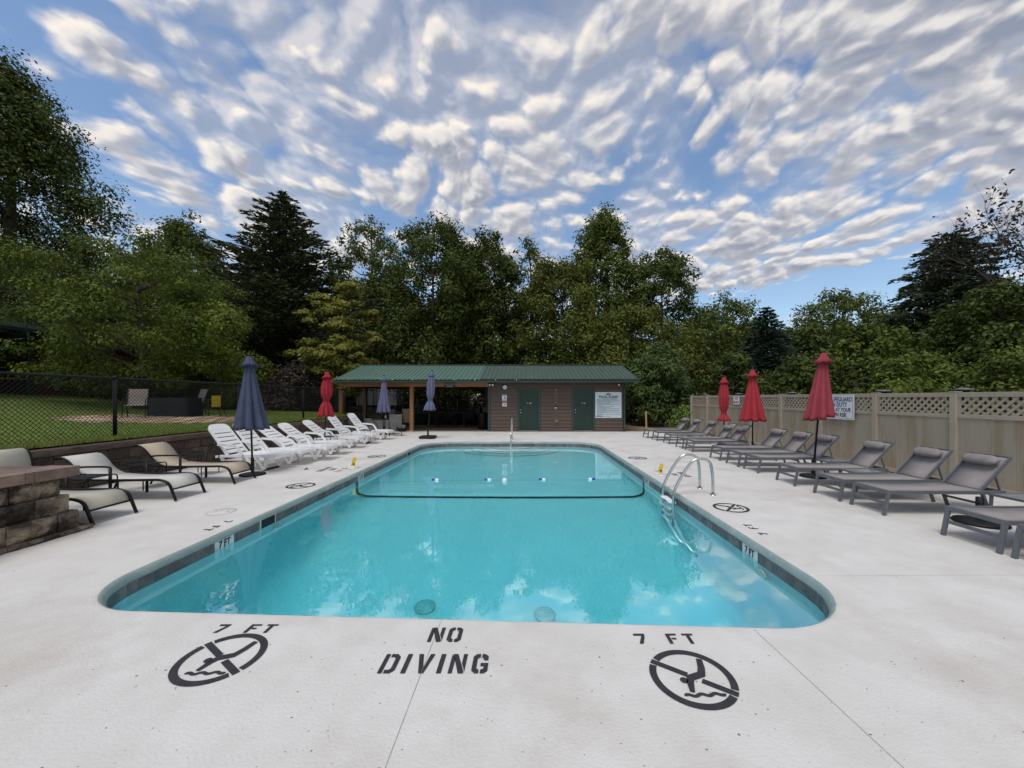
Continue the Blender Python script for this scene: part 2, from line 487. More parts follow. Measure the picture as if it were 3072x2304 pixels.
L_dark = leafmat('leaf_dark', (.046, .070, .016), (.105, .132, .028))
L_mid = leafmat('leaf_mid', (.062, .094, .018), (.140, .170, .032))
L_bright = leafmat('leaf_bright', (.150, .185, .028), (.058, .090, .016))
L_yel = leafmat('leaf_yellow_green', (.24, .225, .040), (.12, .145, .030))
L_oliv = leafmat('leaf_olive', (.160, .175, .034), (.078, .102, .020))
L_con = leafmat('needle_dark', (.034, .048, .019), (.062, .076, .028), tr=.1)
L_spr = leafmat('needle_blue_green', (.026, .052, .034), (.042, .068, .044), tr=.08)
L_gloss = leafmat('leaf_glossy', (.055, .088, .028), (.105, .145, .042), tr=.12)
L_pur = leafmat('leaf_purple', (.055, .040, .036), (.075, .064, .042))
L_lime = leafmat('leaf_lime', (.18, .25, .05), (.13, .20, .042))
L_hem = leafmat('needle_grey_green', (.048, .066, .032), (.080, .100, .048), tr=.1)
# ================================================================== POOL
WATER_Z = -.185


def rounded(corners, radii, seg=10):
    out = []
    n = len(corners)
    for i in range(n):
        p, a, b = Vector(corners[i]), Vector(corners[i - 1]), Vector(corners[(i + 1) % n])
        u, v = (a - p).normalized(), (b - p).normalized()
        ang = u.angle(v); t = radii[i] / math.tan(ang / 2)
        c = p + (u + v).normalized() * (radii[i] / math.sin(ang / 2))
        s, e_ = p + u * t, p + v * t
        a0 = math.atan2(*(s - c).yx); a1 = math.atan2(*(e_ - c).yx)
        d = (a1 - a0 + math.pi) % (2 * math.pi) - math.pi
        for k in range(seg + 1):
            q = a0 + d * k / seg
            out.append((c.x + radii[i] * math.cos(q), c.y + radii[i] * math.sin(q)))
    return out


def densify(pts, step=.25):
    out = []
    for i, p in enumerate(pts):
        q = pts[(i + 1) % len(pts)]
        L = math.dist(p, q); k = max(1, int(L / step))
        out += [(p[0] + (q[0] - p[0]) * j / k, p[1] + (q[1] - p[1]) * j / k) for j in range(k)]
    return out


POOL = densify(rounded([(-3.70, 3.045), (2.60, 2.755), (2.60, 14.5), (-3.70, 14.5)], [.66, .76, 1.15, 1.15]))


def offset(pts, d):       # ccw outline: +d = outward
    out = []
    n = len(pts)
    for i in range(n):
        a, b = Vector(pts[i - 1]), Vector(pts[(i + 1) % n])
        t = (b - a).normalized()
        out.append((pts[i][0] + t.y * d, pts[i][1] - t.x * d))
    return out


def ring_mesh(rings, smooth=True):
    n = len(rings[0]); mb = MB()
    vs = [p for r in rings for p in r]
    fs = [(k * n + i, k * n + (i + 1) % n, (k + 1) * n + (i + 1) % n, (k + 1) * n + i) for k in range(len(rings) - 1) for i in range(n)]
    mb.add(vs, fs, smooth); return mb


def depth(y):
    ys = (-5, 4.6, 8.45, 14.6); ds = (2.3, 2.25, 1.50, 1.05)
    return float(np.interp(y, ys, ds))


pool = struct(thing('pool_basin', 'white plaster swimming pool basin with a slate tile waterline', 'pool'))
del pool['category']
COVE = .33
rings = [[(x, y, -.05) for x, y in offset(POOL, .004)]]
rings.append([(x, y, -(depth(y) - COVE)) for x, y in POOL])
for k in range(1, 7):
    t = k / 6 * math.pi / 2
    rings.append([(x, y, -(depth(y0) - COVE) - COVE * math.sin(t)) for (x, y), (x0, y0) in zip(offset(POOL, -COVE * (1 - math.cos(t))), POOL)])
wallm = ring_mesh(rings).build('pool_wall', M_plaster, pool)
fl = MB(); ys = np.arange(2.4, 15.01, .2)
fl.add([(x, y, -depth(y) - .002) for y in ys for x in (-3.95, 2.85)], [(2 * i, 2 * i + 1, 2 * i + 3, 2 * i + 2) for i in range(len(ys) - 1)], True)
fl.build('pool_floor', M_plaster, pool)
# curved entry steps at the shallow end
for k in range(4):
    r = .75 + .36 * k; zt = -.32 - .21 * k
    arc = [(-.55 + r * math.cos(a), 14.52 + r * math.sin(a) * .82) for a in np.linspace(math.pi, 2 * math.pi, 25)]
    MB().prism(arc, -1.15, zt).build('pool_step', M_plaster, pool)
    edge = [(x, y, zt + .003) for x, y in arc]
    MB().tube(edge, .014, 6).build('step_edge_line', M_fadedblack, pool)
# dark tile stripe across the break of the floor and up both walls
st = []
dz = depth(8.45)
for sgn, xw in ((-1, -3.70), (1, 2.60)):
    seg = [(xw, -.26), (xw, -(dz - COVE))]
    for k in range(1, 9):
        t = k / 8 * math.pi / 2
        seg.append((xw - sgn * COVE * (1 - math.cos(t)), -(dz - COVE) - COVE * math.sin(t)))
    st.append([(x - sgn * .006 * (1 if i < 3 else .5), z + (.006 if i >= 3 else 0)) for i, (x, z) in enumerate(seg)])
path = st[0] + [(-.5, -dz + .006)] + st[1][::-1]
MB().strip([(x, 8.38, z + .003) for x, z in path], [(x, 8.52, z + .003) for x, z in path]).build('stripe_tile', M_black, pool)
# floor drains
for x, y in ((-1.32, 5.05), (.25, 4.95)):
    dr = MB().lathe([(.13, 0), (.13, .02), (.11, .035), (.0, .045)], 24, (x, y, -depth(y))).build('floor_drain', M_tilew, pool)
    g = MB()
    for rr in (.04, .07, .1, .135):
        g.tube([(x + rr * math.cos(a), y + rr * math.sin(a), -depth(y) + .036) for a in np.linspace(0, 2 * math.pi, 25)[:-1]], .006, 4, closed=True)
    g.build('grate_ring', mat('grate_teal', (.52, .62, .62), rough=.6), dr)
# round light / return fittings on the walls
for x, y, s in ((-3.68, 5.75, 1), (2.58, 4.2, -1)):
    MB().lathe([(.10, 0), (.10, .02), (.075, .03), (.0, .035)], 20).build('wall_fitting', M_tilew, pool).matrix_local = \
        Matrix.Translation((x, y, -.42)) @ Matrix.Rotation(s * math.pi / 2, 4, 'Y')
# waterline tiles, each its own piece; grout behind them
grout_r = [[(x, y, -.064) for x, y in offset(POOL, .012)], [(x, y, -.225) for x, y in offset(POOL, .001)]]
ring_mesh([[(x, y, -.080) for x, y in offset(POOL, -.001)], [(x, y, -.236) for x, y in offset(POOL, -.001)]], False).build('grout_band', M_grout, pool)
tile_me = MB().box((0, 0, 0), (.146, .014, .148), bev=.003).mesh('waterline_tile', M_tile)
tile_wme = MB().box((0, 0, 0), (.146, .016, .148), bev=.003).mesh('marker_tile', M_tilew)
hole_me = None
per = [0]
for i in range(len(POOL)):
    per.append(per[-1] + math.dist(POOL[i], POOL[(i + 1) % len(POOL)]))
NT = int(per[-1] / .151)


def along(s):
    i = int(np.searchsorted(per, s, 'right')) - 1
    i = min(i, len(POOL) - 1)
    a, b = Vector(POOL[i]), Vector(POOL[(i + 1) % len(POOL)])
    t = (s - per[i]) / max(1e-9, (b - a).length)
    return a.lerp(b, t), (b - a).normalized()


MARKC = [[-3.70, 4.675, 1, '7 FT'], [2.60, 4.525, -1, '7 FT'], [-3.70, 8.695, 1, '5 FT'], [2.60, 8.225, -1, '5 FT']]
TC = [along((k + .5) * per[-1] / NT)[0] for k in range(NT)]
MARK = set()
for mk in MARKC:
    two = sorted(range(NT), key=lambda k: (TC[k] - Vector(mk[:2])).length)[:2]
    MARK.update(two); mk[1] = (TC[two[0]].y + TC[two[1]].y) / 2
SKIM = [(-3.70, 5.45), (-3.70, 5.60), (-3.70, 12.15), (-3.70, 12.30)]
for k in range(NT):
    p, t = along((k + .5) * per[-1] / NT)
    if any(abs(p.x - x) < .05 and abs(p.y - y) < .076 for x, y in SKIM):
        continue
    w = k in MARK
    nrm = Vector((-t.y, t.x))
    q = p + nrm * (-.0035 + random.uniform(-.001, .001))
    place(tile_wme if w else tile_me, 'marker_tile' if w else 'waterline_tile', pool, (q.x, q.y, -.160), (0, 0, math.atan2(t.y, t.x)))
for y in (5.525, 12.225):
    MB().box((-3.715, y, -.14), (.05, .30, .125)).build('skimmer_mouth', M_blackpl, pool)
    f_ = MB()
    for dy in (-.155, .155):
        f_.box((-3.694, y + dy, -.142), (.014, .012, .148))
    f_.build('skimmer_frame', M_tilew, pool)
# depth figures on the marker tiles
for x, y, s, body in MARKC:
    o = text(body, 'depth_figure', M_black, pool, (x + s * .0062, y, -.142), .115, (math.pi / 2, 0, math.pi / 2 * s), bold=.004, sx=.86)
# coping: rounded lip round the pool
M_coping = mat('coping_concrete', (.27, .345, .325), (.23, .30, .285), rough=.7, scale=5, bump=.3, bscale=50, c3=(.40, .44, .42), c3scale=2, c3range=(.5, .75))
M_lip = M_deck
lip = [[(x, y, z) for x, y in offset(POOL, o_)] for o_, z in ((.075, 0), (.062, -.0008), (.050, -.003), (.040, -.0065))]
struct(ring_mesh(lip).build('coping_lip', M_deck))
face = [[(x, y, z) for x, y in offset(POOL, o_)] for o_, z in ((.040, -.0065), (.028, -.013), (.018, -.022), (.010, -.034), (.002, -.054), (-.004, -.072), (-.005, -.082), (.004, -.088))]
struct(ring_mesh(face).build('coping_face', M_coping))

# water: closed body whose sides lie outside the basin; clear, slightly rippled, absorbing red
mw = bpy.data.materials.new('pool_water'); mw.use_nodes = True
n, l = mw.node_tree.nodes, mw.node_tree.links
n.clear()
rf_ = nd('ShaderNodeBsdfRefraction', n); rf_.inputs['IOR'].default_value = 1.33; rf_.inputs['Roughness'].default_value = 0.0
gs = nd('ShaderNodeBsdfGlossy', n); gs.inputs['Roughness'].default_value = 0.0
t = nd('ShaderNodeTexCoord', n)
nz = nd('ShaderNodeTexNoise', n); nz.inputs['Scale'].default_value = 2.6; nz.inputs['Detail'].default_value = 3
l.new(t.outputs['Object'], nz.inputs['Vector'])
bp = nd('ShaderNodeBump', n); bp.inputs['Strength'].default_value = .024; bp.inputs['Distance'].default_value = .05
l.new(nz.outputs['Fac'], bp.inputs['Height'])
frs = nd('ShaderNodeFresnel', n); frs.inputs['IOR'].default_value = 1.33
fm = frs
gl = nd('ShaderNodeMixShader', n); l.new(fm.outputs[0], gl.inputs[0]); l.new(rf_.outputs[0], gl.inputs[1]); l.new(gs.outputs[0], gl.inputs[2])
g2_ = nd('ShaderNodeBsdfGlossy', n); g2_.inputs['Roughness'].default_value = 0.0; g2_.inputs['Color'].default_value = (.21, .21, .21, 1)
ad_ = nd('ShaderNodeAddShader', n); l.new(gl.outputs[0], ad_.inputs[0]); l.new(g2_.outputs[0], ad_.inputs[1]); gl = ad_
for q in (rf_, gs, g2_, frs):
    l.new(bp.outputs[0], q.inputs['Normal'])
va = nd('ShaderNodeVolumeAbsorption', n); va.inputs['Color'].default_value = (.0, .915, .97, 1); va.inputs['Density'].default_value = .34
mo = nd('ShaderNodeOutputMaterial', n); l.new(gl.outputs[0], mo.inputs['Surface']); l.new(va.outputs[0], mo.inputs['Volume'])
wb = MB().box((-.55, 8.6, (WATER_Z - 3.2) / 2), (6.7, 12.6, 3.2 + WATER_Z)).build('water', mw)
struct(wb)

# ================================================================== DECK
bm = bmesh.new()


def loop(pts, z=0):
    vs = [bm.verts.new((x, y, z)) for x, y in pts]
    for i in range(len(vs)):
        bm.edges.new((vs[i], vs[(i + 1) % len(vs)]))


DX0, DX1, DY0, DY1 = -8.02, 8.02, -3.0, 18.86
loop([(DX0, DY0), (DX1, DY0), (DX1, DY1), (DX0, DY1)])
loop(offset(POOL, .075))
bmesh.ops.triangle_fill(bm, edges=bm.edges[:], use_beauty=True)
# joints: slots cut right through the slab, its bed shows 2 cm below
JOINTS = [((-.62, 2.86), (-.62, -3), .006), ((1.62, 2.72), (1.94, -3), .005), ((-6.35, -3), (-6.25, 18.8), .008),
          ((2.68, 8.02), (8.0, 8.1), .004), ((-8, 9.6), (-3.8, 9.55), .004), ((2.7, 3.55), (8, 3.6), .003), ((-3.8, 16.4), (2.6, 16.42), .003)]
for a, b, w in JOINTS:
    a, b = Vector((*a, 0)), Vector((*b, 0)); d = (b - a).normalized(); nn = Vector((-d.y, d.x, 0))
    for s in (-1, 1):
        lo = [v for v in bm.verts]
        bmesh.ops.bisect_plane(bm, geom=bm.verts[:] + bm.edges[:] + bm.faces[:], plane_co=a + nn * w * s / 2, plane_no=nn)
    L = (b - a).length
    kill = []
    for f in bm.faces:
        c = f.calc_center_median() - a
        if abs(c.dot(nn)) < w / 2 and -.02 < c.dot(d) < L + .02:
            kill.append(f)
    bmesh.ops.delete(bm, geom=kill, context='FACES')
me = bpy.data.meshes.new('pool_deck'); bm.to_mesh(me); bm.free(); me.materials.append(M_deck)
bm2 = bmesh.new(); bm2.from_mesh(me); bmesh.ops.recalc_face_normals(bm2, faces=bm2.faces)
if sum(f.normal.z for f in bm2.faces) < 0:
    bmesh.ops.reverse_faces(bm2, faces=bm2.faces)
bm2.to_mesh(me); bm2.free()
deck = struct(place(me, 'pool_deck'))
# bed below the joints
M_joint = mat('joint_sealant', (.55, .53, .50), (.42, .40, .37), rough=.9, scale=12)
bed = MB()
for a, b, w in JOINTS:
    bed.bar((*a, -.006), (*b, -.006), w + .03, .006)
struct(bed.build('joint_bed', M_joint))
# pits and specks in the concrete: shallow chips, too many to count
pit = MB(); rg = random.Random(3)
for k in range(900):
    if k < 520:
        x, y = rg.gauss(-.4, 1.9), rg.uniform(.9, 2.65)
    else:
        x, y = rg.choice([rg.uniform(-6, -3.95), rg.uniform(2.9, 7)]), rg.uniform(1, 15)
    if y > 2.6 and -3.9 < x < 2.75:
        continue
    r = rg.choice([.0025, .003, .004, .006]) * rg.uniform(.7, 1.3); a0 = rg.uniform(0, 6.3); e_ = rg.uniform(.4, 1)
    pit.add([(x + r * math.cos(a0 + i), y + r * e_ * math.sin(a0 + i), .0015) for i in (0, 1.2, 2.4, 3.7, 5.0)], [(0, 1, 2, 3, 4)])
M_pit = mat('pit_dirt', (.12, .11, .10), (.30, .27, .23), rough=1, scale=9)
o = pit.build('concrete_pits', M_pit); tag(o, 'small dark pits and specks scattered over the white concrete deck', 'pits', kind='stuff')

# ------------------------------------------------------------------ painted markings
GL = {
    '7': [[(0, 1), (.62, 1), (.62, .8), (0, .8)], [(.42, .76), (.62, .76), (.36, 0), (.14, 0)]],
    '5': [[(.0, 1), (.6, 1), (.6, .82), (0, .82)], [(0, .8), (.18, .8), (.18, .5), (0, .5)], [(0, .62), (.45, .62), (.62, .5), (.62, .12), (.45, 0), (.42, 0), (.42, .46), (0, .46)], [(0, .18), (.38, .18), (.38, 0), (0, 0)]],
    'F': [[(0, .8), (0, 0), (.2, 0), (.2, .8)], [(0, 1), (.6, 1), (.6, .83), (0, .83)], [(.24, .58), (.5, .58), (.5, .42), (.24, .42)]],
    'T': [[(0, 1), (.62, 1), (.62, .83), (0, .83)], [(.21, .79), (.41, .79), (.41, 0), (.21, 0)]],
    'N': [[(0, 1), (.17, .78), (.17, 0), (0, 0)], [(.04, 1), (.25, 1), (.62, .1), (.62, 0), (.41, 0)], [(.49, 1), (.66, 1), (.66, .0), (.645, .12), (.49, .5)]],
    'O': [[(.29, 1), (.29, .83), (.19, .75), (.19, .25), (.29, .17), (.29, 0), (.14, 0), (0, .14), (0, .86), (.14, 1)],
          [(.36, 1), (.52, 1), (.66, .86), (.66, .14), (.52, 0), (.36, 0), (.36, .17), (.47, .25), (.47, .75), (.36, .83)]],
    'D': [[(0, 1), (.18, 1), (.18, 0), (0, 0)], [(.24, 1), (.50, 1), (.66, .84), (.66, .16), (.50, 0), (.24, 0), (.24, .17), (.40, .17), (.47, .26), (.47, .74), (.40, .83), (.24, .83)]],
    'I': [[(.0, 1), (.2, 1), (.2, 0), (.0, 0)]],
    'V': [[(0, 1), (.2, 1), (.36, .35), (.36, 0), (.26, 0)], [(.50, 1), (.70, 1), (.46, 0), (.39, 0), (.39, .3)]],
    'G': [[(.30, 1), (.30, .83), (.19, .75), (.19, .25), (.30, .17), (.30, 0), (.14, 0), (0, .14), (0, .86), (.14, 1)],
          [(.36, 1), (.50, 1), (.64, .88), (.64, .66), (.46, .66), (.46, .76), (.36, .83)], [(.36, 0), (.52, 0), (.66, .12), (.66, .52), (.34, .52), (.34, .36), (.48, .36), (.48, .24), (.36, .17)]]}
GW = {'I': .2, ' ': .55, 'V': .70, 'F': .6, 'T': .62, '7': .62}


def stencil(body, name, label, c, h, rz, m=M_black, gap=.2, z=.004, wf=1.0, group=None):
    root = thing(name, label, 'marking', (c[0], c[1], z), rz, group)
    ws = [GW.get(ch, .66) for ch in body]
    tot = sum(ws) + gap * (len(ws) - 1); x = -tot / 2
    for ch, w in zip(body, ws):
        mb = MB()
        for poly in GL.get(ch, []):
            pts = [((x + px) * h * wf, (py - .5) * h, 0) for px, py in poly]
            ar = sum(pts[i][0] * pts[(i + 1) % len(pts)][1] - pts[(i + 1) % len(pts)][0] * pts[i][1] for i in range(len(pts)))
            mb.add(pts if ar > 0 else pts[::-1], [tuple(range(len(pts)))])
        if mb.f:
            mb.build('figure' if ch in '57' else 'letter', m, root)
        x += w + gap
    return root


stencil('NO', 'painted_word', 'black stencilled word NO painted on deck above the word DIVING', (-.55, 2.665), .160, 0, wf=.92)
stencil('DIVING', 'painted_word', 'black stencilled word DIVING painted on deck crossing a concrete joint', (-.556, 2.375), .172, 0, wf=.86, gap=.27)
stencil('7 FT', 'depth_marking', 'black stencilled 7 FT just above the round sign at the left pool corner', (-1.99, 2.735), .100, 0, gap=.32, wf=1.25)
stencil('7 FT', 'depth_marking', 'black stencilled 7 FT with blotted edges beside the right pool corner', (.95, 2.62), .108, 0, gap=.32, wf=1.13)
stencil('7 FT', 'depth_marking', 'thin stencilled 7 FT along the pool edge on the retaining wall side', (-3.95, 4.95), .10, -math.pi / 2, gap=.3, wf=1.2)
stencil('7 FT', 'depth_marking', 'thin stencilled 7 FT along the pool edge near the ladder', (2.87, 4.8), .10, math.pi / 2, gap=.3, wf=1.2)
for s, x, lab in ((-1, -4.2, 'retaining wall side'), (1, 2.98, 'ladder side')):
    stencil('5 FT', 'depth_marking', 'faded stencilled 5 FT beside the rope anchor on the ' + lab, (x, 8.75 if s < 0 else 8.45), .12, math.pi / 2 * s, M_fadedblack, gap=.3, wf=1.2)
    stencil('NO', 'painted_word', 'faded stencilled NO beside the 5 FT mark on the ' + lab, (x + s * .22, 8.85 if s < 0 else 8.25), .13, math.pi / 2 * s, M_fadedblack)
    stencil('DIVING', 'painted_word', 'faded stencilled DIVING outside the 5 FT mark on the ' + lab, (x + s * .42, 8.85 if s < 0 else 8.25), .13, math.pi / 2 * s, M_fadedblack)


def poly_line(mb, pts, w, z=0):
    pts = [Vector(p) for p in pts]
    A, B = [], []
    for i, p in enumerate(pts):
        t = (pts[min(i + 1, len(pts) - 1)] - pts[max(i - 1, 0)]).normalized()
        ww = w[i] if isinstance(w, (list, tuple)) else w
        nn = Vector((-t.y, t.x)) * ww / 2
        A.append((*(p - nn), z)); B.append((*(p + nn), z))
    mb.strip(A, B, False)


def diving_symbol(c, rz, d, label, m=M_black):
    mb = MB(); ba = math.atan2(-.61, .87)
    for a0, a1 in ((ba + .135, ba + math.pi - .135), (ba + math.pi + .135, ba + 2 * math.pi - .135)):
        aa = np.linspace(a0, a1, 30)
        poly_line(mb, [(.90 * math.cos(a), .90 * math.sin(a)) for a in aa], .17)
    for p, q in (((-.805, .564), (-.09, .07)), ((.18, -.125), (.805, -.564))):
        poly_line(mb, [p, q], .16)
    poly_line(mb, [(.44, .63), (.36, .32), (.26, .09), (-.06, -.03), (-.13, -.20), (-.20, -.48)], [.14, .17, .2, .2, .16, .11], .0004)
    mb.add([(-.24 + .095 * math.cos(a), -.11 + .095 * math.sin(a), .0004) for a in np.linspace(0, 2 * math.pi, 17)[:-1]], [tuple(range(16))])
    poly_line(mb, [(-.42 + .95 * k / 24, -.58 + .03 * math.sin(k / 24 * 3 * 2 * math.pi) + .05 * k / 24, .0) [:2] for k in range(25)], [.035] + [.085] * 23 + [.03])
    o = mb.build('no_diving_symbol', m); o.scale = (d / 2, d / 2, 1); o.location = (*c, .004); o.rotation_euler = (0, 0, rz)
    return tag(o, label, 'marking', 'round no diving symbols on the deck')


diving_symbol((-1.92, 2.43), 0, .50, 'round black no diving symbol left of the word DIVING, below a 7 FT')
diving_symbol((.98, 2.26), 0, .49, 'round black no diving symbol right of the word DIVING')
diving_symbol((-4.2, 7.2), R(-80), .5, 'round no diving symbol on deck in front of the tan loungers')
diving_symbol((-4.17, 10.8), R(-85), .5, 'round no diving symbol on deck in front of the white loungers')
diving_symbol((3.07, 5.75), R(85), .5, 'round no diving symbol on deck just beside the steel ladder')
diving_symbol((3.06, 10.5), R(88), .5, 'round no diving symbol on deck towards the pool house, fence side')
# skimmer lids set in the deck
for (x, y), lab in (((-4.38, 5.55), 'round white skimmer lid flush in the deck in front of the tan loungers'),):
    o = MB().lathe([(.0, .003), (.17, .003), (.172, .0)], 32, cap=False).build('skimmer_lid', M_deck)
    o.location = (x, y, .002)
    tag(o, lab, 'lid')
    MB().lathe([(.173, .0006), (.178, .0006)], 32, cap=False).build('lid_gap', M_fadedblack, o)
    MB().box((.09, 0, .0042), (.03, .012, .001)).build('finger_hole', M_black, o)
    MB().box((-.09, .02, .0042), (.03, .012, .001)).build('finger_hole', M_black, o)

# ================================================================== GROUND


def sstep(a, b, x):
    t = np.clip((x - a) / (b - a), 0, 1); return t * t * (3 - 2 * t)


def terrain(x, y):
    x = np.asarray(x, float); y = np.asarray(y, float)
    left = .80 + .032 * np.clip(-8 - x, 0, 9) + .75 * sstep(-15, -24, x) + .0 * y
    wide = np.where(y < 17.3, .04, .04 + (y - 17.3) * .35)
    wl_ = sstep(-8.03, -8.03 - np.clip(wide, .04, 6), x)
    base = -.06 + .35 * sstep(26, 34, y) * sstep(6, -2, x) - 2.2 * sstep(24, 60, y) * sstep(4, 14, x)
    far = 1.5 * sstep(60, 200, np.hypot(x, y))
    return base * (1 - wl_) + left * wl_ + far


def grid_mesh(name, x0, x1, y0, y1, step, m, dz=0.0, hole=None, xs=None, ys=None):
    xs = np.arange(x0, x1 + step / 2, step) if xs is None else xs
    ys = np.arange(y0, y1 + step / 2, step) if ys is None else ys
    XX, YY = np.meshgrid(xs, ys); ZZ = terrain(XX, YY) + dz
    nx, ny = len(xs), len(ys)
    mb = MB(); mb.v = [tuple(p) for p in np.stack([XX.ravel(), YY.ravel(), ZZ.ravel()], 1).tolist()]
    for j in range(ny - 1):
        for i in range(nx - 1):
            cx_, cy_ = (xs[i] + xs[i + 1]) / 2, (ys[j] + ys[j + 1]) / 2
            if hole and hole(cx_, cy_):
                continue
            mb.f.append((j * nx + i, j * nx + i + 1, (j + 1) * nx + i + 1, (j + 1) * nx + i)); mb.sm.append(True)
    return mb.build(name, m)


gx = np.concatenate([np.linspace(-400, -40, 16), np.arange(-36, -8.1, 1.0), [-8.06, -8.0, 8.0], np.arange(9, 60, 3.0), np.linspace(70, 400, 12)])
gy = np.concatenate([np.linspace(-200, -10, 8), [-3.0], np.arange(0, 18.1, 1.0), [18.84], np.arange(20, 61, 1.0), np.linspace(70, 500, 14)])
struct(grid_mesh('ground', 0, 0, 0, 0, 1, M_ground, -.05, hole=lambda x, y: (-8.0 < x < 8.0 and -3 < y < 18.84) or (-8.06 < x < -8.0 and y < 18), xs=gx, ys=gy))
# lawn with grass
lx = np.concatenate([np.arange(-27, -8.3, .5), [-8.28]])
struct(grid_mesh('lawn', 0, 0, 0, 0, 1, M_lawn, .0, xs=lx, ys=np.arange(-2, 20.6, .5)))


def patio_r(x, y):
    return ((x + 12.15) / 2.75) ** 2 + ((y - 12.9) / 2.05) ** 2


rs = np.random.RandomState(5)
NB = 130000
gxs = -8.24 - 15 * rs.rand(NB) ** 1.35; gys = 4.3 + 15.5 * rs.rand(NB)
keep = patio_r(gxs, gys) > 1.0
# longer fringe over the wall
fx = -8.22 - .3 * rs.rand(14000); fy = 4.3 + 13.5 * rs.rand(14000)
gxs = np.concatenate([gxs[keep], fx]); gys = np.concatenate([gys[keep], fy]); NB = len(gxs)
hgt = .035 + .03 * rs.rand(NB); hgt[-14000:] *= 1.5
gz = terrain(gxs, gys)
aa = rs.rand(NB) * 2 * np.pi; wdt = .005 + .006 * rs.rand(NB)
dx, dy = np.cos(aa) * wdt, np.sin(aa) * wdt
lean = (rs.rand(NB, 2) - .5) * .05
V = np.empty((NB, 3, 3))
V[:, 0] = np.stack([gxs - dx, gys - dy, gz - .01], 1); V[:, 1] = np.stack([gxs + dx, gys + dy, gz - .01], 1)
V[:, 2] = np.stack([gxs + lean[:, 0], gys + lean[:, 1], gz + hgt], 1)


def np_mesh(name, V, m, k, smooth=False):
    N = V.shape[0]
    me = bpy.data.meshes.new(name)
    me.vertices.add(N * k); me.vertices.foreach_set('co', V.reshape(-1).astype(np.float32))
    me.loops.add(N * k); me.loops.foreach_set('vertex_index', np.arange(N * k, dtype=np.int32))
    me.polygons.add(N); me.polygons.foreach_set('loop_start', np.arange(0, N * k, k, dtype=np.int32))
    if smooth:
        me.polygons.foreach_set('use_smooth', np.ones(N, bool))
    me.materials.append(m); me.update(); return me


tag(place(np_mesh('grass', V, M_grass, 3), 'grass'), 'short mown green grass covering the raised lawn', 'grass', kind='stuff')

# flagstone patio on the lawn, each stone a piece
patio = thing('patio', 'oval patio of tan flagstones on the lawn', 'patio'); struct(patio); del patio['category']
pb = MB(); ring = [(-12.15 + 2.75 * math.cos(a), 12.9 + 2.05 * math.sin(a)) for a in np.linspace(0, 2 * math.pi, 49)[:-1]]
pb.add([(x, y, float(terrain(x, y)) + .012) for x, y in ring] + [(-12.15, 12.9, float(terrain(-12.15, 12.9)) + .012)], [(i, (i + 1) % 48, 48) for i in range(48)])
pb.build('stone_bed', M_soil, patio)
rg = random.Random(11)
stone_mes = []
for v in range(6):
    pts = [(.205 * rg.uniform(.85, 1.08) * math.cos(a), .205 * rg.uniform(.85, 1.08) * math.sin(a)) for a in np.linspace(0, 2 * math.pi, 8)[:-1]]
    stone_mes.append(MB().prism(pts, -.02, .012).mesh('flagstone', M_flag))
row = 0; y = 10.9
while y < 15:
    x = -14.9 + (row % 2) * .2
    while x < -9.4:
        if patio_r(x, y) < .97:
            place(rg.choice(stone_mes), 'flagstone', patio, (x + rg.uniform(-.02, .02), y + rg.uniform(-.02, .02), float(terrain(x, y)) + .022 + rg.uniform(0, .008)), (0, -.03, rg.uniform(0, 6.28)))
        x += .40
    y += .345; row += 1

# ================================================================== RETAINING WALL


def rough_block(L, D, Hh, jit, seed, m, name, nx=5, nz=3):
    """block, rough split face towards +x (length along y)"""
    g = random.Random(seed); mb = MB(); vs = []
    for j in range(nz + 1):
        for i in range(nx + 1):
            edge = i in (0, nx) or j in (0, nz)
            vs.append((g.uniform(-.9, -.3) * jit if edge else g.uniform(-.4, 1.0) * jit, -L / 2 + L * i / nx + (0 if edge else g.uniform(-.2, .2) * L / nx), Hh * j / nz))
    W = nx + 1
    fs = [(j * W + i, j * W + i + 1, (j + 1) * W + i + 1, (j + 1) * W + i) for j in range(nz) for i in range(nx)]
    o = len(vs)
    vs += [(-D, -L / 2, 0), (-D, L / 2, 0), (-D, L / 2, Hh), (-D, -L / 2, Hh)]
    fs += [tuple([o + 0] + [o + 1] + [nx - i for i in range(nx + 1)])]                         # bottom
    fs += [tuple([o + 3] + [nz * W + i for i in range(nx + 1)] + [o + 2])]                      # top
    fs += [tuple([o + 3, o + 0] + [j * W for j in range(nz + 1)])]                              # -y end
    fs += [tuple([o + 1, o + 2] + [j * W + nx for j in range(nz, -1, -1)])]                     # +y end
    fs += [(o + 1, o + 0, o + 3, o + 2)]
    mb.add(vs, fs); return mb.mesh(name, m)


wall = thing('retaining_wall', 'long low retaining wall of dark brown split-face blocks under the lawn', 'wall', (0, 0, 0))
bl = [rough_block(.412, .25, .213, .022, s, M_block, 'block') for s in range(6)]
cp = [rough_block(.62, .34, .108, .012, 20 + s, M_cap, 'wall_cap') for s in range(4)]
rg = random.Random(2)
for c in range(3):
    y = 3.4 - (.21 if c % 2 else 0)
    while y < 17.6:
        place(rg.choice(bl), 'block', wall, (-8.0 + .015 - .012 * c + rg.uniform(-.004, .004), y, c * .22))
        y += .42
y = 3.4
while y < 17.7:
    place(rg.choice(cp), 'wall_cap', wall, (-7.985 + rg.uniform(-.004, .004), y, .662 + rg.uniform(-.002, .002)))
    y += .625
MB().box((-8.2, 10.5, .33), (.14, 14.2, .60)).build('wall_core', M_soil, wall)

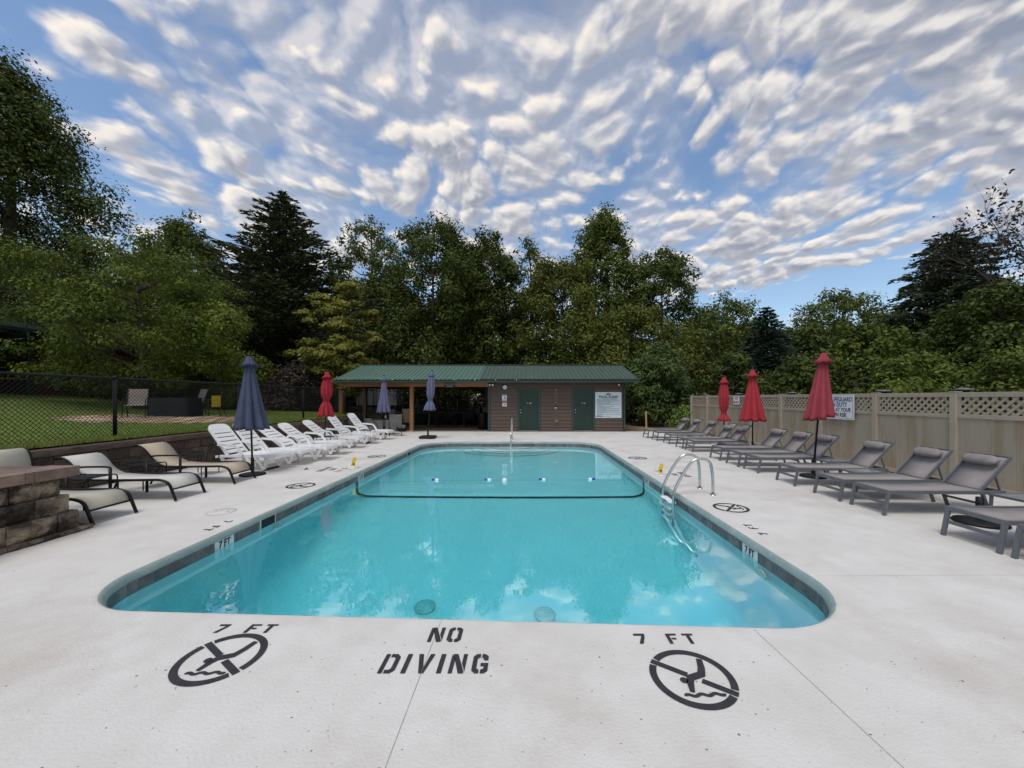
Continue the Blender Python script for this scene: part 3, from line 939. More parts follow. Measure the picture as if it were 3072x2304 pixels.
# concrete stub wall between the lawn and the pavilion
o = MB().box((-7.25, 19.0, .31), (1.85, .2, .62), bev=.012).box((-8.15, 18.3, .31), (.2, 1.25, .62), bev=.012).build('concrete_wall', M_conc)
tag(o, 'low bare grey concrete wall behind the patio table at the pavilion edge', 'wall')

# ------------------------------------------------------------------ stone planter in the foreground
pl = thing('stone_planter', 'square stone block planter with a thick flat cap beside the tan loungers', 'planter', (-6.28, 3.98, 0))
sb = [rough_block(.44, .2, .205, .032, 40 + s, M_stone, 'stone', 7, 4) for s in range(6)]
sbh = [rough_block(.22, .2, .205, .03, 50 + s, M_stone, 'stone', 4, 4) for s in range(3)]
sbase = [rough_block(.40, .22, .055, .02, 60 + s, M_stone, 'base_stone', 6, 2) for s in range(3)]
scap = [rough_block(.52, .38, .118, .012, 70 + s, M_stonecap, 'cap_stone', 6, 2) for s in range(4)]
rg = random.Random(9)
for side in range(4):
    rot = side * math.pi / 2
    Mx = Matrix.Rotation(rot, 4, 'Z')

    def put(me, nm, x, y, z):
        v = Mx @ Vector((x, y, z)); place(me, nm, pl, v, (0, 0, rot))
    y = -.72
    while y < .72:
        put(rg.choice(sbase), 'base_stone', .82, y + .2, 0); y += .405
    for c in range(3):
        xf = .765 - .045 * c
        y = -xf; first = c % 2
        while y < xf - .1:
            h = first or (xf - y) < .4
            first = 0
            L = .22 if h else .44
            put(rg.choice(sbh if h else sb), 'stone', xf + rg.uniform(-.008, .008), y + L / 2, .056 + c * .209); y += L + .006
    y = -.76
    for k in range(3):
        put(rg.choice(scap), 'cap_stone', .745, y + .26, .686); y += .525 if k < 2 else 0
MB().box((0, 0, .32), (.95, .95, .63)).build('planter_soil', M_soil, pl)
# ================================================================== POOL HOUSE AND PAVILION
RB = -1.80      # wall corner between pavilion and bath house
WX1, WY0, WY1 = 4.88, 18.87, 24.1
ph = thing('pool_house', 'brown sided pool house with green metal roof and an open timber pavilion', 'pool house')
MB().box(((RB + WX1) / 2, (WY0 + WY1) / 2 + .03, 1.27), (WX1 - RB - .02, WY1 - WY0 - .06, 2.54)).build('wall_core', M_darkin, ph)  # near-black colour stands in for the shadow lines between the siding boards
D1, D2 = (-.278, .637), (2.385, 3.30)
TR = .09


def siding(x0, x1, y, z0, z1, n):
    e_ = (z1 - z0) / n
    for k in range(n):
        za, zb = z0 + k * e_, z0 + (k + 1) * e_ - .009
        me = MB().add([(x0, y - .034, za), (x1, y - .034, za), (x1, y - .012, zb), (x0, y - .012, zb), (x0, y + .03, za), (x1, y + .03, za), (x1, y + .03, zb), (x0, y + .03, zb)],
                      [(0, 1, 2, 3), (4, 7, 6, 5), (0, 4, 5, 1), (3, 2, 6, 7), (0, 3, 7, 4), (1, 5, 6, 2)]).mesh('siding_board', M_siding)
        place(me, 'siding_board', ph)


Ys = WY0 - .002
for x0, x1 in ((RB + .1, D1[0] - TR), (D1[1] + TR, D2[0] - TR), (D2[1] + TR, WX1 - .1)):
    siding(x0, x1, Ys, .03, 2.125, 12)
siding(RB + .1, WX1 - .1, Ys, 2.126, 2.52, 2)
for k in range(14):
    me = MB().box((RB - .012 - .004 * (k % 2), (WY0 + WY1) / 2, .12 + k * .175), (.03, WY1 - WY0 - .1, .168)).mesh('siding_board', M_siding)
    place(me, 'siding_board', ph)
for x in (RB + .045, WX1 - .045):
    MB().box((x, WY0 - .025, 1.26), (.10, .05, 2.5)).build('corner_trim', M_green, ph)
MB().box((RB - .015, WY0 + .04, 1.26), (.04, .12, 2.5)).build('corner_trim', M_green, ph)
MB().box((1.495, WY0 - .032, 1.2), (.20, .022, 1.70)).build('pipe_cover_board', M_siding, ph)
for i, (a, b) in enumerate((D1, D2)):
    fr = MB()
    for x in (a - TR / 2, b + TR / 2):
        fr.box((x, WY0 - .035, 1.06), (TR, .07, 2.12))
    fr.box(((a + b) / 2, WY0 - .034, 2.075), (b - a, .066, .09))
    dr = MB().box(((a + b) / 2, WY0 - .012, 1.03), (b - a - .012, .03, 1.995)).build('door', M_door, ph)
    tag(dr, None); dr['label'] = 'dark green door with a %s sign plate' % ('longer' if i == 0 else 'shorter')
    fr.build('door_frame', M_green, dr)
    MB().box(((a + b) / 2, WY0 - .06, .028), (b - a + .02, .16, .05), bev=.008).build('door_sill', M_conc, dr)
    MB().box(((a + b) / 2, WY0 - .029, 1.305), (.62, .004, .012)).build('door_groove', M_blackpl, dr)
    for z in (1.06, .93):
        MB().lathe([(.034, 0), (.034, .012), (.014, .016), (.016, .035), (.028, .045), (.022, .062), (.0, .066)], 14).build('door_knob', M_steel, dr).matrix_local = \
            Matrix.Translation((a + .06, WY0 - .027, z)) @ Matrix.Rotation(math.pi / 2, 4, 'X')
    pw = .20 if i == 0 else .15
    cx_ = (a + b) / 2 + .03
    pp = MB().box((cx_ + .02, WY0 - .031, 1.385), (pw, .006, .072)).build('sign_plate', M_black, dr)
    MB().box((cx_ + .03, WY0 - .0355, 1.385), (pw * .62, .002, .026)).build('plate_lettering', M_white, pp)
    MB().lathe([(.0, 0), (.02, 0), (.02, .004), (0, .005)], 10).build('plate_figure', M_white, dr).matrix_local = \
        Matrix.Translation((cx_ - pw / 2 - .015, WY0 - .03, 1.385)) @ Matrix.Rotation(math.pi / 2, 4, 'X') @ Matrix.Diagonal((.55, 2.0, 1, 1))
# roof: standing-rib panels, each a piece
EY, RYg, BY = 18.30, 21.5, 24.7
EZ, RZ_ = 2.52, 3.47


def roof_panel(x0, x1, m, back=False):
    n = 4; w = (x1 - x0) / n; prof = []
    for k in range(n):
        xa = x0 + k * w
        prof += [(xa, .0), (xa + w * .34, .0), (xa + w * .42, .034), (xa + w * .58, .034), (xa + w * .66, 0)]
    prof.append((x1 - .002, 0))
    ya, yb = (EY, RYg) if not back else (BY, RYg)
    A = [(x, ya, EZ + z) for x, z in prof]; B = [(x, yb, RZ_ + z) for x, z in prof]
    A2 = [(x, y, z - .012) for x, y, z in A]; B2 = [(x, y, z - .012) for x, y, z in B]
    N = len(prof); mb = MB()
    vs = A + B + A2 + B2; fs = []
    for i in range(N - 1):
        fs += [(i, i + 1, N + i + 1, N + i), (2 * N + i, 3 * N + i, 3 * N + i + 1, 2 * N + i + 1), (i, 2 * N + i, 2 * N + i + 1, i + 1)]
    mb.add(vs, fs); return mb.build('roof_panel', m, ph)


XA0, XA1, XB1 = -9.1, -2.2, 5.40
for k in range(8):
    w = (XA1 - XA0) / 8; roof_panel(XA0 + k * w, XA0 + (k + 1) * w, M_roofA)
    roof_panel(XA0 + k * w, XA0 + (k + 1) * w, M_roofA, True)
for k in range(9):
    w = (XB1 - XA1) / 9; roof_panel(XA1 + k * w, XA1 + (k + 1) * w, M_roofB)
    roof_panel(XA1 + k * w, XA1 + (k + 1) * w, M_roofB, True)
MB().bar((XA0, RYg, RZ_ + .03), (XB1, RYg, RZ_ + .03), .28, .02).build('ridge_cap', M_roofB, ph)
gt = MB()
gt.box(((XA0 + XB1) / 2, EY - .05, 2.425), (XB1 - XA0 + .04, .11, .10), bev=.012).box(((XA0 + XB1) / 2, EY - .05, 2.478), (XB1 - XA0 + .06, .135, .012))
gt.build('gutter', M_green, ph)
for x in (XA0 + .02, XB1 - .02):
    f_ = MB()
    for s in (EY, BY):
        f_.bar((x, s, EZ - .085), (x, RYg, RZ_ - .085), .04, .15)
    f_.build('barge_board', M_green, ph)
for k in range(7):
    x = -6.3 + k * .98
    MB().lathe([(.0, .03), (.018, .022), (.022, 0), (.014, -.016), (0, -.02)], 8, (x, EY - .115, 2.495)).build('gutter_clip', M_white, ph)
# soffit and gable
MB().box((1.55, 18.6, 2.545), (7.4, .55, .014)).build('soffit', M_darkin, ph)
gab = MB().add([(x, y, z) for x in (WX1 - .02, WX1 + .01) for y, z in ((WY0, 2.52), (WY1, 2.52), (RYg, 3.36))], [(0, 1, 2), (5, 4, 3), (0, 3, 4, 1), (1, 4, 5, 2), (2, 5, 3, 0)])
gab.build('gable', M_siding, ph)
gab2 = MB().add([(x, y, z) for x in (RB - .02, RB + .01) for y, z in ((WY0, 2.52), (WY1, 2.52), (RYg, 3.36))], [(0, 1, 2), (5, 4, 3), (0, 3, 4, 1), (1, 4, 5, 2), (2, 5, 3, 0)])
gab2.build('gable', M_siding, ph)
dsp = MB(); dsp.tube([(4.90, 18.42, 2.40), (4.86, 18.55, 2.25), (4.84, 18.80, 2.10), (4.84, 18.80, .16), (4.86, 18.70, .07)], .045, 8)
dsp.build('downspout', M_green, ph)
# pavilion timber frame
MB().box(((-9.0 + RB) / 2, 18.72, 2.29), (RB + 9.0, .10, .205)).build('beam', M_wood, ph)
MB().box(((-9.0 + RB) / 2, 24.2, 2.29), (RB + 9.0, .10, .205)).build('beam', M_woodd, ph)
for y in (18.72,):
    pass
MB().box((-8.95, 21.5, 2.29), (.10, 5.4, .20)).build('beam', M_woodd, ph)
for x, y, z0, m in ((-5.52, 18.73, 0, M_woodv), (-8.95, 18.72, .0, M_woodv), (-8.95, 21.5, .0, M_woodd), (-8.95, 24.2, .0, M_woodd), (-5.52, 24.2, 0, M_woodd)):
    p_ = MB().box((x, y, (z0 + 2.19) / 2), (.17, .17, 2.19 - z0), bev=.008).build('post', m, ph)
    MB().box((x, y, z0 + .035), (.19, .19, .07)).build('post_base', M_steel, p_)
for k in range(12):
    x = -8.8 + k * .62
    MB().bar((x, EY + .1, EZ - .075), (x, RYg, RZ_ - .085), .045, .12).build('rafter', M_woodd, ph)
# floor under the pavilion
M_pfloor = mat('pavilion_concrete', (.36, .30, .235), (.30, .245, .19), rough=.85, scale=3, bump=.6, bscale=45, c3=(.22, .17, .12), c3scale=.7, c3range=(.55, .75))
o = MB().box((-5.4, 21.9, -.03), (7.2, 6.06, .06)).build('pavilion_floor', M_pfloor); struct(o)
struct(MB().box((6.6, 22.0, -.035), (3.42, 6.26, .06)).build('dirt_path', M_dirt))

# ------------------------------------------------------------------ things on the wall
YW = WY0 - .03


def wallboard(name, label, cat, x0, x1, z0, z1, m, y=YW, d=.012):
    r = thing(name, label, cat, ((x0 + x1) / 2, y, (z0 + z1) / 2))
    MB().box((0, -d / 2, 0), (x1 - x0, d, z1 - z0)).build('board', m, r); return r


fx90 = (math.pi / 2, 0, 0)
ru = wallboard('pool_rules_sign', 'large pale blue pool rules sign on brown siding right of the doors', 'sign', 3.42, 4.70, .67, 1.93, M_signblue)
MB().box((0, -.0125, .622), (1.28, .003, .018)).box((0, -.0125, -.622), (1.28, .003, .018)).box((.632, -.0126, 0), (.018, .003, 1.24)).box((-.632, -.0126, 0), (.018, .003, 1.24)).build('border', M_white, ru)
ov = MB().add([(.125 * math.cos(a), -.0135, .53 + .062 * math.sin(a)) for a in np.linspace(0, 2 * math.pi, 25)[:-1]], [tuple(range(24))]).build('oval_logo', M_black, ru)
text('PVC', 'logo_lettering', M_white, ov, (0, -.0145, .53), .105, fx90, bold=.003, sx=1.05)
text('POOL RULES', 'heading', M_black, ru, (0, -.0135, .395), .145, fx90, bold=.006, sx=1.12)
rg = random.Random(4)
wd = MB()
for k in range(21):
    z = .315 - k * .0435
    L = [.78, 1.0, 1.12, .96, .66, 1.12, .66, 1.12, .3, .83, .62, 1.06, .48, 1.08, 1.1, .54, 1.14, .27, 1.13, .28, .7][k]
    x = -.55 if k else -.40
    x1 = x + L
    while x < x1 - .02:
        w = rg.uniform(.03, .12); w = min(w, x1 - x)
        wd.box((x + w / 2, -.0130, z), (w, .0016, .017)); x += w + .014
wd.build('small_print', mat('sign_ink', (.06, .08, .11), rough=.6), ru)['kind'] = 'stuff'
MB().box((-.44, -.0132, -.568), (.31, .002, .026)).box((-.52, -.0132, -.535), (.04, .002, .035)).build('blue_bar', M_bluepl, ru)

ck = thing('wall_clock', 'round white wall clock with black rim on brown siding', 'clock', (-1.0, YW, 2.16))
MB().lathe([(.128, 0), (.128, .03), (.108, .036), (.106, .02), (0, .02)], 32).build('clock_case', M_blackpl, ck).matrix_local = Matrix.Rotation(math.pi / 2, 4, 'X')
cf = MB().lathe([(.106, .022), (0, .022)], 32, cap=False).build('clock_face', M_white, ck); cf.matrix_local = Matrix.Rotation(math.pi / 2, 4, 'X')
MB().bar((0, -.026, 0), (-.03, -.026, -.055), .004, .010).bar((0, -.026, 0), (.012, -.026, -.08), .004, .007).build('clock_hands', M_black, ck)
nt = wallboard('notice_sign', 'white notice with red and blue bands under the wall clock', 'sign', -1.14, -.905, 1.53, 1.80, M_white)
MB().box((0, -.0128, .095), (.21, .002, .035)).box((.02, -.0128, .0), (.05, .002, .09)).build('red_print', M_signred, nt)
MB().box((0, -.0128, -.08), (.2, .002, .02)).box((.03, -.0129, -.045), (.06, .002, .03)).build('blue_print', M_bluepl, nt)
nt2 = wallboard('notice_sign', 'white notice with one broad red block, lower of two on siding', 'sign', -1.125, -.91, 1.235, 1.52, M_white)
MB().box((0, -.0128, .075), (.20, .002, .11)).build('red_block', M_signred, nt2)
MB().box((0, -.0139, .068), (.09, .0015, .018)).build('block_lettering', M_white, nt2)
MB().box((0, -.0128, -.05), (.10, .002, .06)).build('grey_print', M_chairgr, nt2)
sh = thing('outdoor_shower', 'steel outdoor shower head and round valve on brown pipe board', 'shower', (1.495, YW - .015, 0))
MB().tube([(0, 0, 2.10), (0, -.05, 2.115), (0, -.08, 2.08)], .011, 8).lathe([(.012, .0), (.035, -.05), (.0, -.052)], 12, (0, -.08, 2.08)).build('shower_head', M_steel, sh)
v_ = MB().lathe([(.088, 0), (.085, .012), (.03, .018), (.03, .05), (0, .052)], 24).build('valve_plate', M_steel, sh); v_.matrix_local = Matrix.Translation((0, 0, 1.18)) @ Matrix.Rotation(math.pi / 2, 4, 'X')
MB().bar((0, -.045, 1.18), (.05, -.05, 1.14), .014, .014).build('valve_lever', M_steel, sh)
ob = thing('outlet_box', 'grey weatherproof outlet box low on brown siding between doors', 'outlet', (1.52, YW - .015, .52))
MB().box((0, -.03, 0), (.135, .06, .15), bev=.012).build('cover', M_chairgr, ob)
MB().box((0, -.062, .01), (.05, .006, .05), bev=.002).build('lid', M_conc, ob)
for x, lab in ((-1.66, 'twin white flood light at the pavilion corner of the pool house'), (4.62, 'white flood light beside the downspout under the eave')):
    fl_ = thing('flood_light', lab, 'light', (x, YW, 2.29))
    MB().box((0, -.02, 0), (.1, .04, .1), bev=.01).build('mounting_plate', M_blackpl, fl_)
    for s in ((-1, 1) if x < 0 else (-1,)):
        h = MB().lathe([(.0, 0), (.03, .005), (.042, .05), (.048, .10), (.0, .105)], 14).build('lamp_head', M_blackpl, fl_)
        h.matrix_local = Matrix.Translation((s * .07, -.05, 0)) @ Matrix.Rotation(R(100), 4, 'X')
        MB().lathe([(.045, .106), (.0, .112)], 14, cap=False).build('lens', M_white, h)
sg = wallboard('pavilion_sign', 'small black sign reading BLACK BEAR on the timber beam', 'sign', -3.95, -3.40, 2.145, 2.385, M_black, y=18.67)
text('BLACK BEAR', 'lettering', mat('aged_white_paint', (.42, .42, .42), rough=.7), sg, (0, -.0135, .045), .10, fx90, bold=.001, sx=.9)
text('CUISINE', 'lettering', MATS['aged_white_paint'], sg, (0, -.0135, -.055), .10, fx90, bold=.001, sx=.92)

# ================================================================== TAN VINYL FENCE
FX = 8.0
fe = thing('vinyl_fence', 'tan vinyl privacy fence with a lattice top behind the taupe loungers', 'fence')
PY = [18.5 - 1.62 * k for k in range(10)]      # post positions
FT = 1.745
post_me = MB().box((0, 0, FT / 2), (.115, .115, FT), bev=.006).box((0, 0, FT + .008), (.13, .13, .016), bev=.006).mesh('fence_post', M_vinyl)
for y in PY:
    place(post_me, 'fence_post', fe, (FX, y, 0))
PL = 1.62 - .115
slat_n = 0
rail_me = MB().box((0, 0, 0), (.05, PL - .004, .085), bev=.004).mesh('rail', M_vinyl)
rail2_me = MB().box((0, 0, 0), (.052, PL - .004, .075), bev=.004).mesh('rail', M_vinyl)
BN = 9; BW = PL / BN
board_me = MB().box((0, 0, 0), (.022, BW - .002, 1.2), bev=.0015).mesh('fence_board', M_vinylp)
ZA, ZB = 1.345, 1.655            # lattice opening
for k in range(len(PY) - 1):
    yc = (PY[k] + PY[k + 1]) / 2
    place(rail_me, 'rail', fe, (FX, yc, 1.70)); place(rail2_me, 'rail', fe, (FX, yc, 1.308)); place(rail_me, 'rail', fe, (FX, yc, .075))
    for j in range(BN):
        place(board_me, 'fence_board', fe, (FX + .004, yc - PL / 2 + (j + .5) * BW, .69))
    for s in (-1, 1):
        place(MB().box((0, 0, 0), (.03, .03, .314)).mesh('lattice_stile', M_vinyl), 'lattice_stile', fe, (FX, yc + s * (PL / 2 - .018), 1.5))
    # lattice strips clipped to the opening
    Hh = ZB - ZA; y0, y1 = yc - PL / 2 + .033, yc + PL / 2 - .033
    pitch = .138
    for sgn in (-1, 1):
        c = y0 - Hh
        while c < y1:
            # strip from (c, ZA) to (c+Hh, ZB) (mirrored for sgn<0)
            a, b = max(c, y0), min(c + Hh, y1)
            if b - a > .02:
                za, zb = ZA + (a - c), ZA + (b - c)
                ya, yb = (a, b) if sgn > 0 else (y0 + y1 - a, y0 + y1 - b)
                mb = MB().bar((FX + sgn * .0065, ya, za), (FX + sgn * .0065, yb, zb), .042, .012, up=(1, 0, 0))
                mb.build('lattice_slat', M_vinyl, fe); slat_n += 1
            c += pitch
# the far end of the fence hangs on a darker stub
ls = thing('lifeguard_sign', 'white no lifeguard on duty sign hung on the tan fence lattice', 'sign', (FX - .065, 9.76, 1.415), -math.pi / 2)
MB().box((0, -.004, 0), (.95, .008, .62)).build('board', M_white, ls)
bd = MB()
for z in (-.28, .28):
    bd.box((0, -.009, z), (.88, .002, .007))
for x in (-.44, .44):
    bd.box((x, -.0092, 0), (.007, .002, .56))
bd.build('border_line', M_navy, ls)
for t_, z, sz in (('NO LIFEGUARD', .185, .150), ('ON DUTY', .055, .150), ('SWIM AT YOUR', -.075, .135), ('OWN RISK', -.20, .135)):
    text(t_, 'lettering', M_navy, ls, (0, -.0095, z), sz, fx90, bold=.004, sx=.80)
ns = thing('no_smoking_sign', 'small white NO SMOKING sign with red letters on fence lattice', 'sign', (FX - .045, 14.5, 1.545), -math.pi / 2)
MB().box((0, -.004, 0), (.40, .008, .30)).build('board', M_white, ns)
text('NO', 'lettering', M_signred, ns, (0, -.0095, .075), .14, fx90, bold=.003)
text('SMOKING', 'lettering', M_signred, ns, (0, -.0095, -.065), .115, fx90, bold=.003, sx=.72)
# black post lanterns just behind the fence
for i, (y, lab) in enumerate(((17.9, 'at the end'), (16.5, 'behind the second lattice panel'), (15.1, 'behind the NO SMOKING sign'), (12.05, 'behind the middle of the fence'), (8.95, 'beside the lifeguard sign'), (7.28, 'nearest the last lounger'))):
    ln = thing('post_lantern', 'black round solar lantern %s, over the tan fence' % lab, 'lantern', (8.42, y + .1, -.05), 0, 'black lanterns behind the tan fence')
    MB().box((0, 0, .87), (.07, .07, 1.74)).build('lantern_post', M_blackmetal, ln)
    MB().lathe([(.07, 1.74), (.085, 1.76), (.075, 1.80), (.07, 1.83)], 16).build('lantern_body', M_blackpl, ln)
    MB().lathe([(.10, 1.83), (.135, 1.845), (.12, 1.87), (.03, 1.885), (0, 1.886)], 20).build('lantern_cap', M_greyal, ln)

# ================================================================== CHAIN LINK FENCES


def chain_fence(name, label, A, B, posts, zfun, h, sign=None, mesh=True, pitch=.078, wire=.0043):
    A, B = Vector(A), Vector(B); d = (B - A); L = d.length; d.normalize()
    fc = thing(name, label, 'fence', (A.x, A.y, 0), math.atan2(d.y, d.x))
    zz = lambda s: zfun(A.x + d.x * s, A.y + d.y * s)
    for s in posts:
        p_ = MB().tube([(s, 0, zz(s) - .1), (s, 0, zz(s) + h + .01)], .033, 10).build('fence_post', M_blackmetal, fc)
        MB().lathe([(.04, 0), (.04, .02), (.02, .045), (0, .05)], 10, (s, 0, zz(s) + h + .01)).build('post_cap', M_blackmetal, p_)
    ss = np.linspace(0, L, 14)
    MB().tube([(s, 0, zz(s) + h) for s in ss], .023, 8).build('top_rail', M_blackmetal, fc)
    if mesh:
        mb = MB(); c = -h
        while c < L:
            for sgn in (1, -1):
                a, b = max(c, 0), min(c + h, L)
                if b - a > .01:
                    za, zb = (a - c), (b - c)
                    if sgn < 0:
                        za, zb = h - za, h - zb
                    p0 = Vector((a, sgn * .002, zz(a) + za)); p1 = Vector((b, sgn * .002, zz(b) + zb))
                    t_ = (p1 - p0).normalized(); u = Vector((0, 1, 0)); v = t_.cross(u) * wire; u = u * wire
                    mb.add([p0 + u, p0 - v, p0 - u, p0 + v, p1 + u, p1 - v, p1 - u, p1 + v], [(0, 1, 5, 4), (1, 2, 6, 5), (2, 3, 7, 6), (3, 0, 4, 7)])
            c += pitch
        mb.build('chain_link_mesh', M_blackmetal, fc)['kind'] = 'stuff'
    return fc


lawn_z = lambda x, y: float(terrain(min(x, -8.2), y)) + .03
chain_fence('chain_link_fence', 'black chain link fence standing on the lawn edge above the retaining wall', (-8.42, 4.3), (-8.42, 18.1), (.2, 3.6, 7.0, 10.3, 13.7), lambda x, y: lawn_z(x, y) if y < 17 else lawn_z(-8.42, 16.9), 1.2)
chain_fence('chain_link_fence', 'black chain link fence running behind the open pavilion', (-14, 27.6), (-.5, 29.6), (.1, 3, 6, 9, 12, 13.6), lambda x, y: float(terrain(x, y)), 1.45, pitch=.11, wire=.003)
chain_fence('chain_link_fence', 'black chain link fence with rails right of the pool house', (5.2, 25.6), (9.2, 20.5), (.1, 2.2, 4.4, 6.3), lambda x, y: float(terrain(x, y)), 1.25, pitch=.11, wire=.003)
ys_ = thing('yellow_sign', 'plain yellow square sign tied behind the chain link mesh', 'sign', (-8.47, 10.55, 1.55), math.pi / 2)
MB().box((0, 0, .0), (.30, .006, .31)).build('board', M_yellow, ys_)
MB().box((0, .0, .165), (.03, .05, .02)).build('tie', M_blackpl, ys_)

# ================================================================== RED CABIN
cb = thing('red_cabin', 'dark red cabin with green trim half hidden behind the leafy tree', 'cabin', (-22.0, 17.5, 1.72))
for k in range(16):
    me = MB().box((-.02 + .004 * (k % 2), 2.6, .1 + k * .18), (.04, 6.2, .172)).mesh('siding_board', M_rededge); place(me, 'siding_board', cb)
MB().box((-3.2, 2.6, 1.4), (6.3, 6.2, 2.8)).build('wall_core', M_darkin, cb)
MB().box((-3.6, -3.0, 1.4), (5.4, 5.0, 2.8)).build('porch_room', M_darkin, cb)
for y in (-5.4, -2.9, -.42):
    MB().box((.02, y, 1.45), (.16, .16, 2.9)).build('porch_post', M_green, cb)
MB().box((.02, -2.9, .75), (.05, 5, .08)).build('porch_rail', M_wood, cb)
MB().box((-.5, .0, -.1), (1.3, 12, .2)).build('porch_floor', M_conc, cb)
rf = MB(); rf.add([(.85, -6.6, 2.86), (.85, 6.4, 2.86), (-3.5, 6.4, 4.7), (-3.5, -6.6, 4.7), (.85, -6.6, 2.74), (.85, 6.4, 2.74), (-3.5, 6.4, 4.58), (-3.5, -6.6, 4.58)],
                  [(0, 1, 2, 3), (7, 6, 5, 4), (0, 4, 5, 1), (1, 5, 6, 2), (2, 6, 7, 3), (3, 7, 4, 0)])
rf.build('roof', M_darkroof, cb)
MB().box((.87, -.1, 2.80), (.10, 13, .14)).build('gutter', M_green, cb)
MB().box((.03, 2.2, 1.56), (.05, 1.4, .92)).build('shutter', M_green, cb)
MB().box((.03, .35, 1.75), (.03, .32, .42)).build('notice_board', M_white, cb)
MB().lathe([(0, .06), (.06, .04), (.08, 0), (0, -.02)], 10, (-.3, -2.2, 2.62)).build('porch_lamp', M_white, cb)
# ================================================================== LOUNGERS
def bend(pts, r=.06, n=5):
    """round the inner corners of a polyline"""
    pts = [Vector(p) for p in pts]; out = [pts[0]]
    for i in range(1, len(pts) - 1):
        a, p, b = pts[i - 1], pts[i], pts[i + 1]
        u, v = (a - p), (b - p)
        t = min(r, u.length * .45, v.length * .45)
        s, e_ = p + u.normalized() * t, p + v.normalized() * t
        for k in range(n + 1):
            q = k / n
            out.append(s * (1 - q) ** 2 + p * 2 * q * (1 - q) + e_ * q * q)
    out.append(pts[-1]); return out


def sheet(mb, prof, w, th=.008):
    """thin curved sheet: profile in xz swept over the width, both faces and rim"""
    n = len(prof)
    A = [(x, -w, z) for x, z in prof]; B = [(x, w, z) for x, z in prof]
    A2 = [(x, -w, z - th) for x, z in prof]; B2 = [(x, w, z - th) for x, z in prof]
    fs = []
    for i in range(n - 1):
        fs += [(i, i + 1, n + i + 1, n + i), (2 * n + i, 3 * n + i, 3 * n + i + 1, 2 * n + i + 1), (i, 2 * n + i, 2 * n + i + 1, i + 1), (n + i, n + i + 1, 3 * n + i + 1, 3 * n + i)]
    fs += [(0, n, 3 * n, 2 * n), (n - 1, 3 * n - 1, 4 * n - 1, 2 * n - 1)]
    mb.add(A + B + A2 + B2, fs, True); return mb


def taupe_lounger(pill=.72, ang=48):
    """foot towards -x at the origin, head towards +x"""
    t = thing('sun_lounger', '-', 'lounger'); hx = 1.37; W = .275
    ca, sa = math.cos(R(ang)), math.sin(R(ang)); BL = .62
    f = MB()
    for s in (-1, 1):
        f.box(((.06 + 1.67) / 2, s * W, .325), (1.61, .028, .05), bev=.004)
    f.box((.07, 0, .325), (.028, 2 * W, .05)).box((1.66, 0, .325), (.028, 2 * W - .03, .045))
    f.build('side_rail', M_greyal, t)
    for s in (-1, 1):
        MB().bar((0.01, s * W, .003), (.075, s * W, .335), .03, .042, up=(0, 1, 0)).build('leg', M_greyal, t)
        MB().bar((1.47, s * W, .003), (1.36, s * W, .31), .028, .04, up=(0, 1, 0)).build('leg', M_greyal, t)
    MB().box((.045, 0, .17), (.018, 2 * W - .03, .04)).build('stretcher', M_greyal, t)
    MB().box((1.42, 0, .15), (.018, 2 * W - .03, .03)).build('stretcher', M_greyal, t)
    pr = [(.085 + (hx - .085) * k / 10, .352 - .022 * math.sin(math.pi * k / 10)) for k in range(11)]
    sheet(MB(), pr, W - .016).build('seat_sling', M_taupe, t)
    b = MB()
    for s in (-1, 1):
        b.bar((hx, s * (W - .03), .345), (hx + BL * ca, s * (W - .03), .345 + BL * sa), .024, .035)
    b.bar((hx + BL * ca, -W + .03, .345 + BL * sa), (hx + BL * ca, W - .03, .345 + BL * sa), .03, .024)
    bf = b.build('back_frame', M_greyal, t)
    pr = [(hx + .02 + (BL * ca - .02) * k / 8 + .014 * math.sin(math.pi * k / 8), .36 + (BL * sa - .005) * k / 8 - .014 * math.sin(math.pi * k / 8)) for k in range(9)]
    sheet(MB(), pr, W - .046).build('back_sling', M_taupe, t)
    for s in (-1, 1):
        MB().bar((hx + .30 * ca, s * (W - .03), .335 + .30 * sa), (1.645, s * (W - .03), .31), .016, .022, up=(0, 1, 0)).build('back_strut', M_greyal, t)
    nt_ = MB()
    for k in range(4):
        nt_.box((1.60 + .012 - .02 * k, 0, .37 + .035 * k), (.02, 2 * W - .05, .012))
    # pillow: soft roll across the upper back
    N, K = 14, 14; vs, fs = [], []
    px_ = hx + BL * pill * ca - .055 * sa; pz = .36 + BL * pill * sa + .055 * ca
    for i in range(N + 1):
        u = -1 + 2 * i / N; yy = u * .215
        rr = .068 * (1 - abs(u) ** 6 * .55) * (1 + .03 * math.sin(9 * u))
        for k in range(K):
            a = 2 * math.pi * k / K
            ex, ez = math.cos(a) * rr * 1.22, math.sin(a) * rr * .82
            vs.append((px_ + ex * ca - ez * sa, yy + .008 * math.sin(a * 2) * abs(u) ** 3, pz + ex * sa + ez * ca))
    for i in range(N):
        for k in range(K):
            fs.append((i * K + k, i * K + (k + 1) % K, (i + 1) * K + (k + 1) % K, (i + 1) * K + k))
    fs += [tuple(range(K)), tuple(range(N * K, N * K + K))]
    mb = MB(); mb.add(vs, fs, True); me = mb.mesh('pillow', M_pillow); recalc(me); place(me, 'pillow', t)
    return t


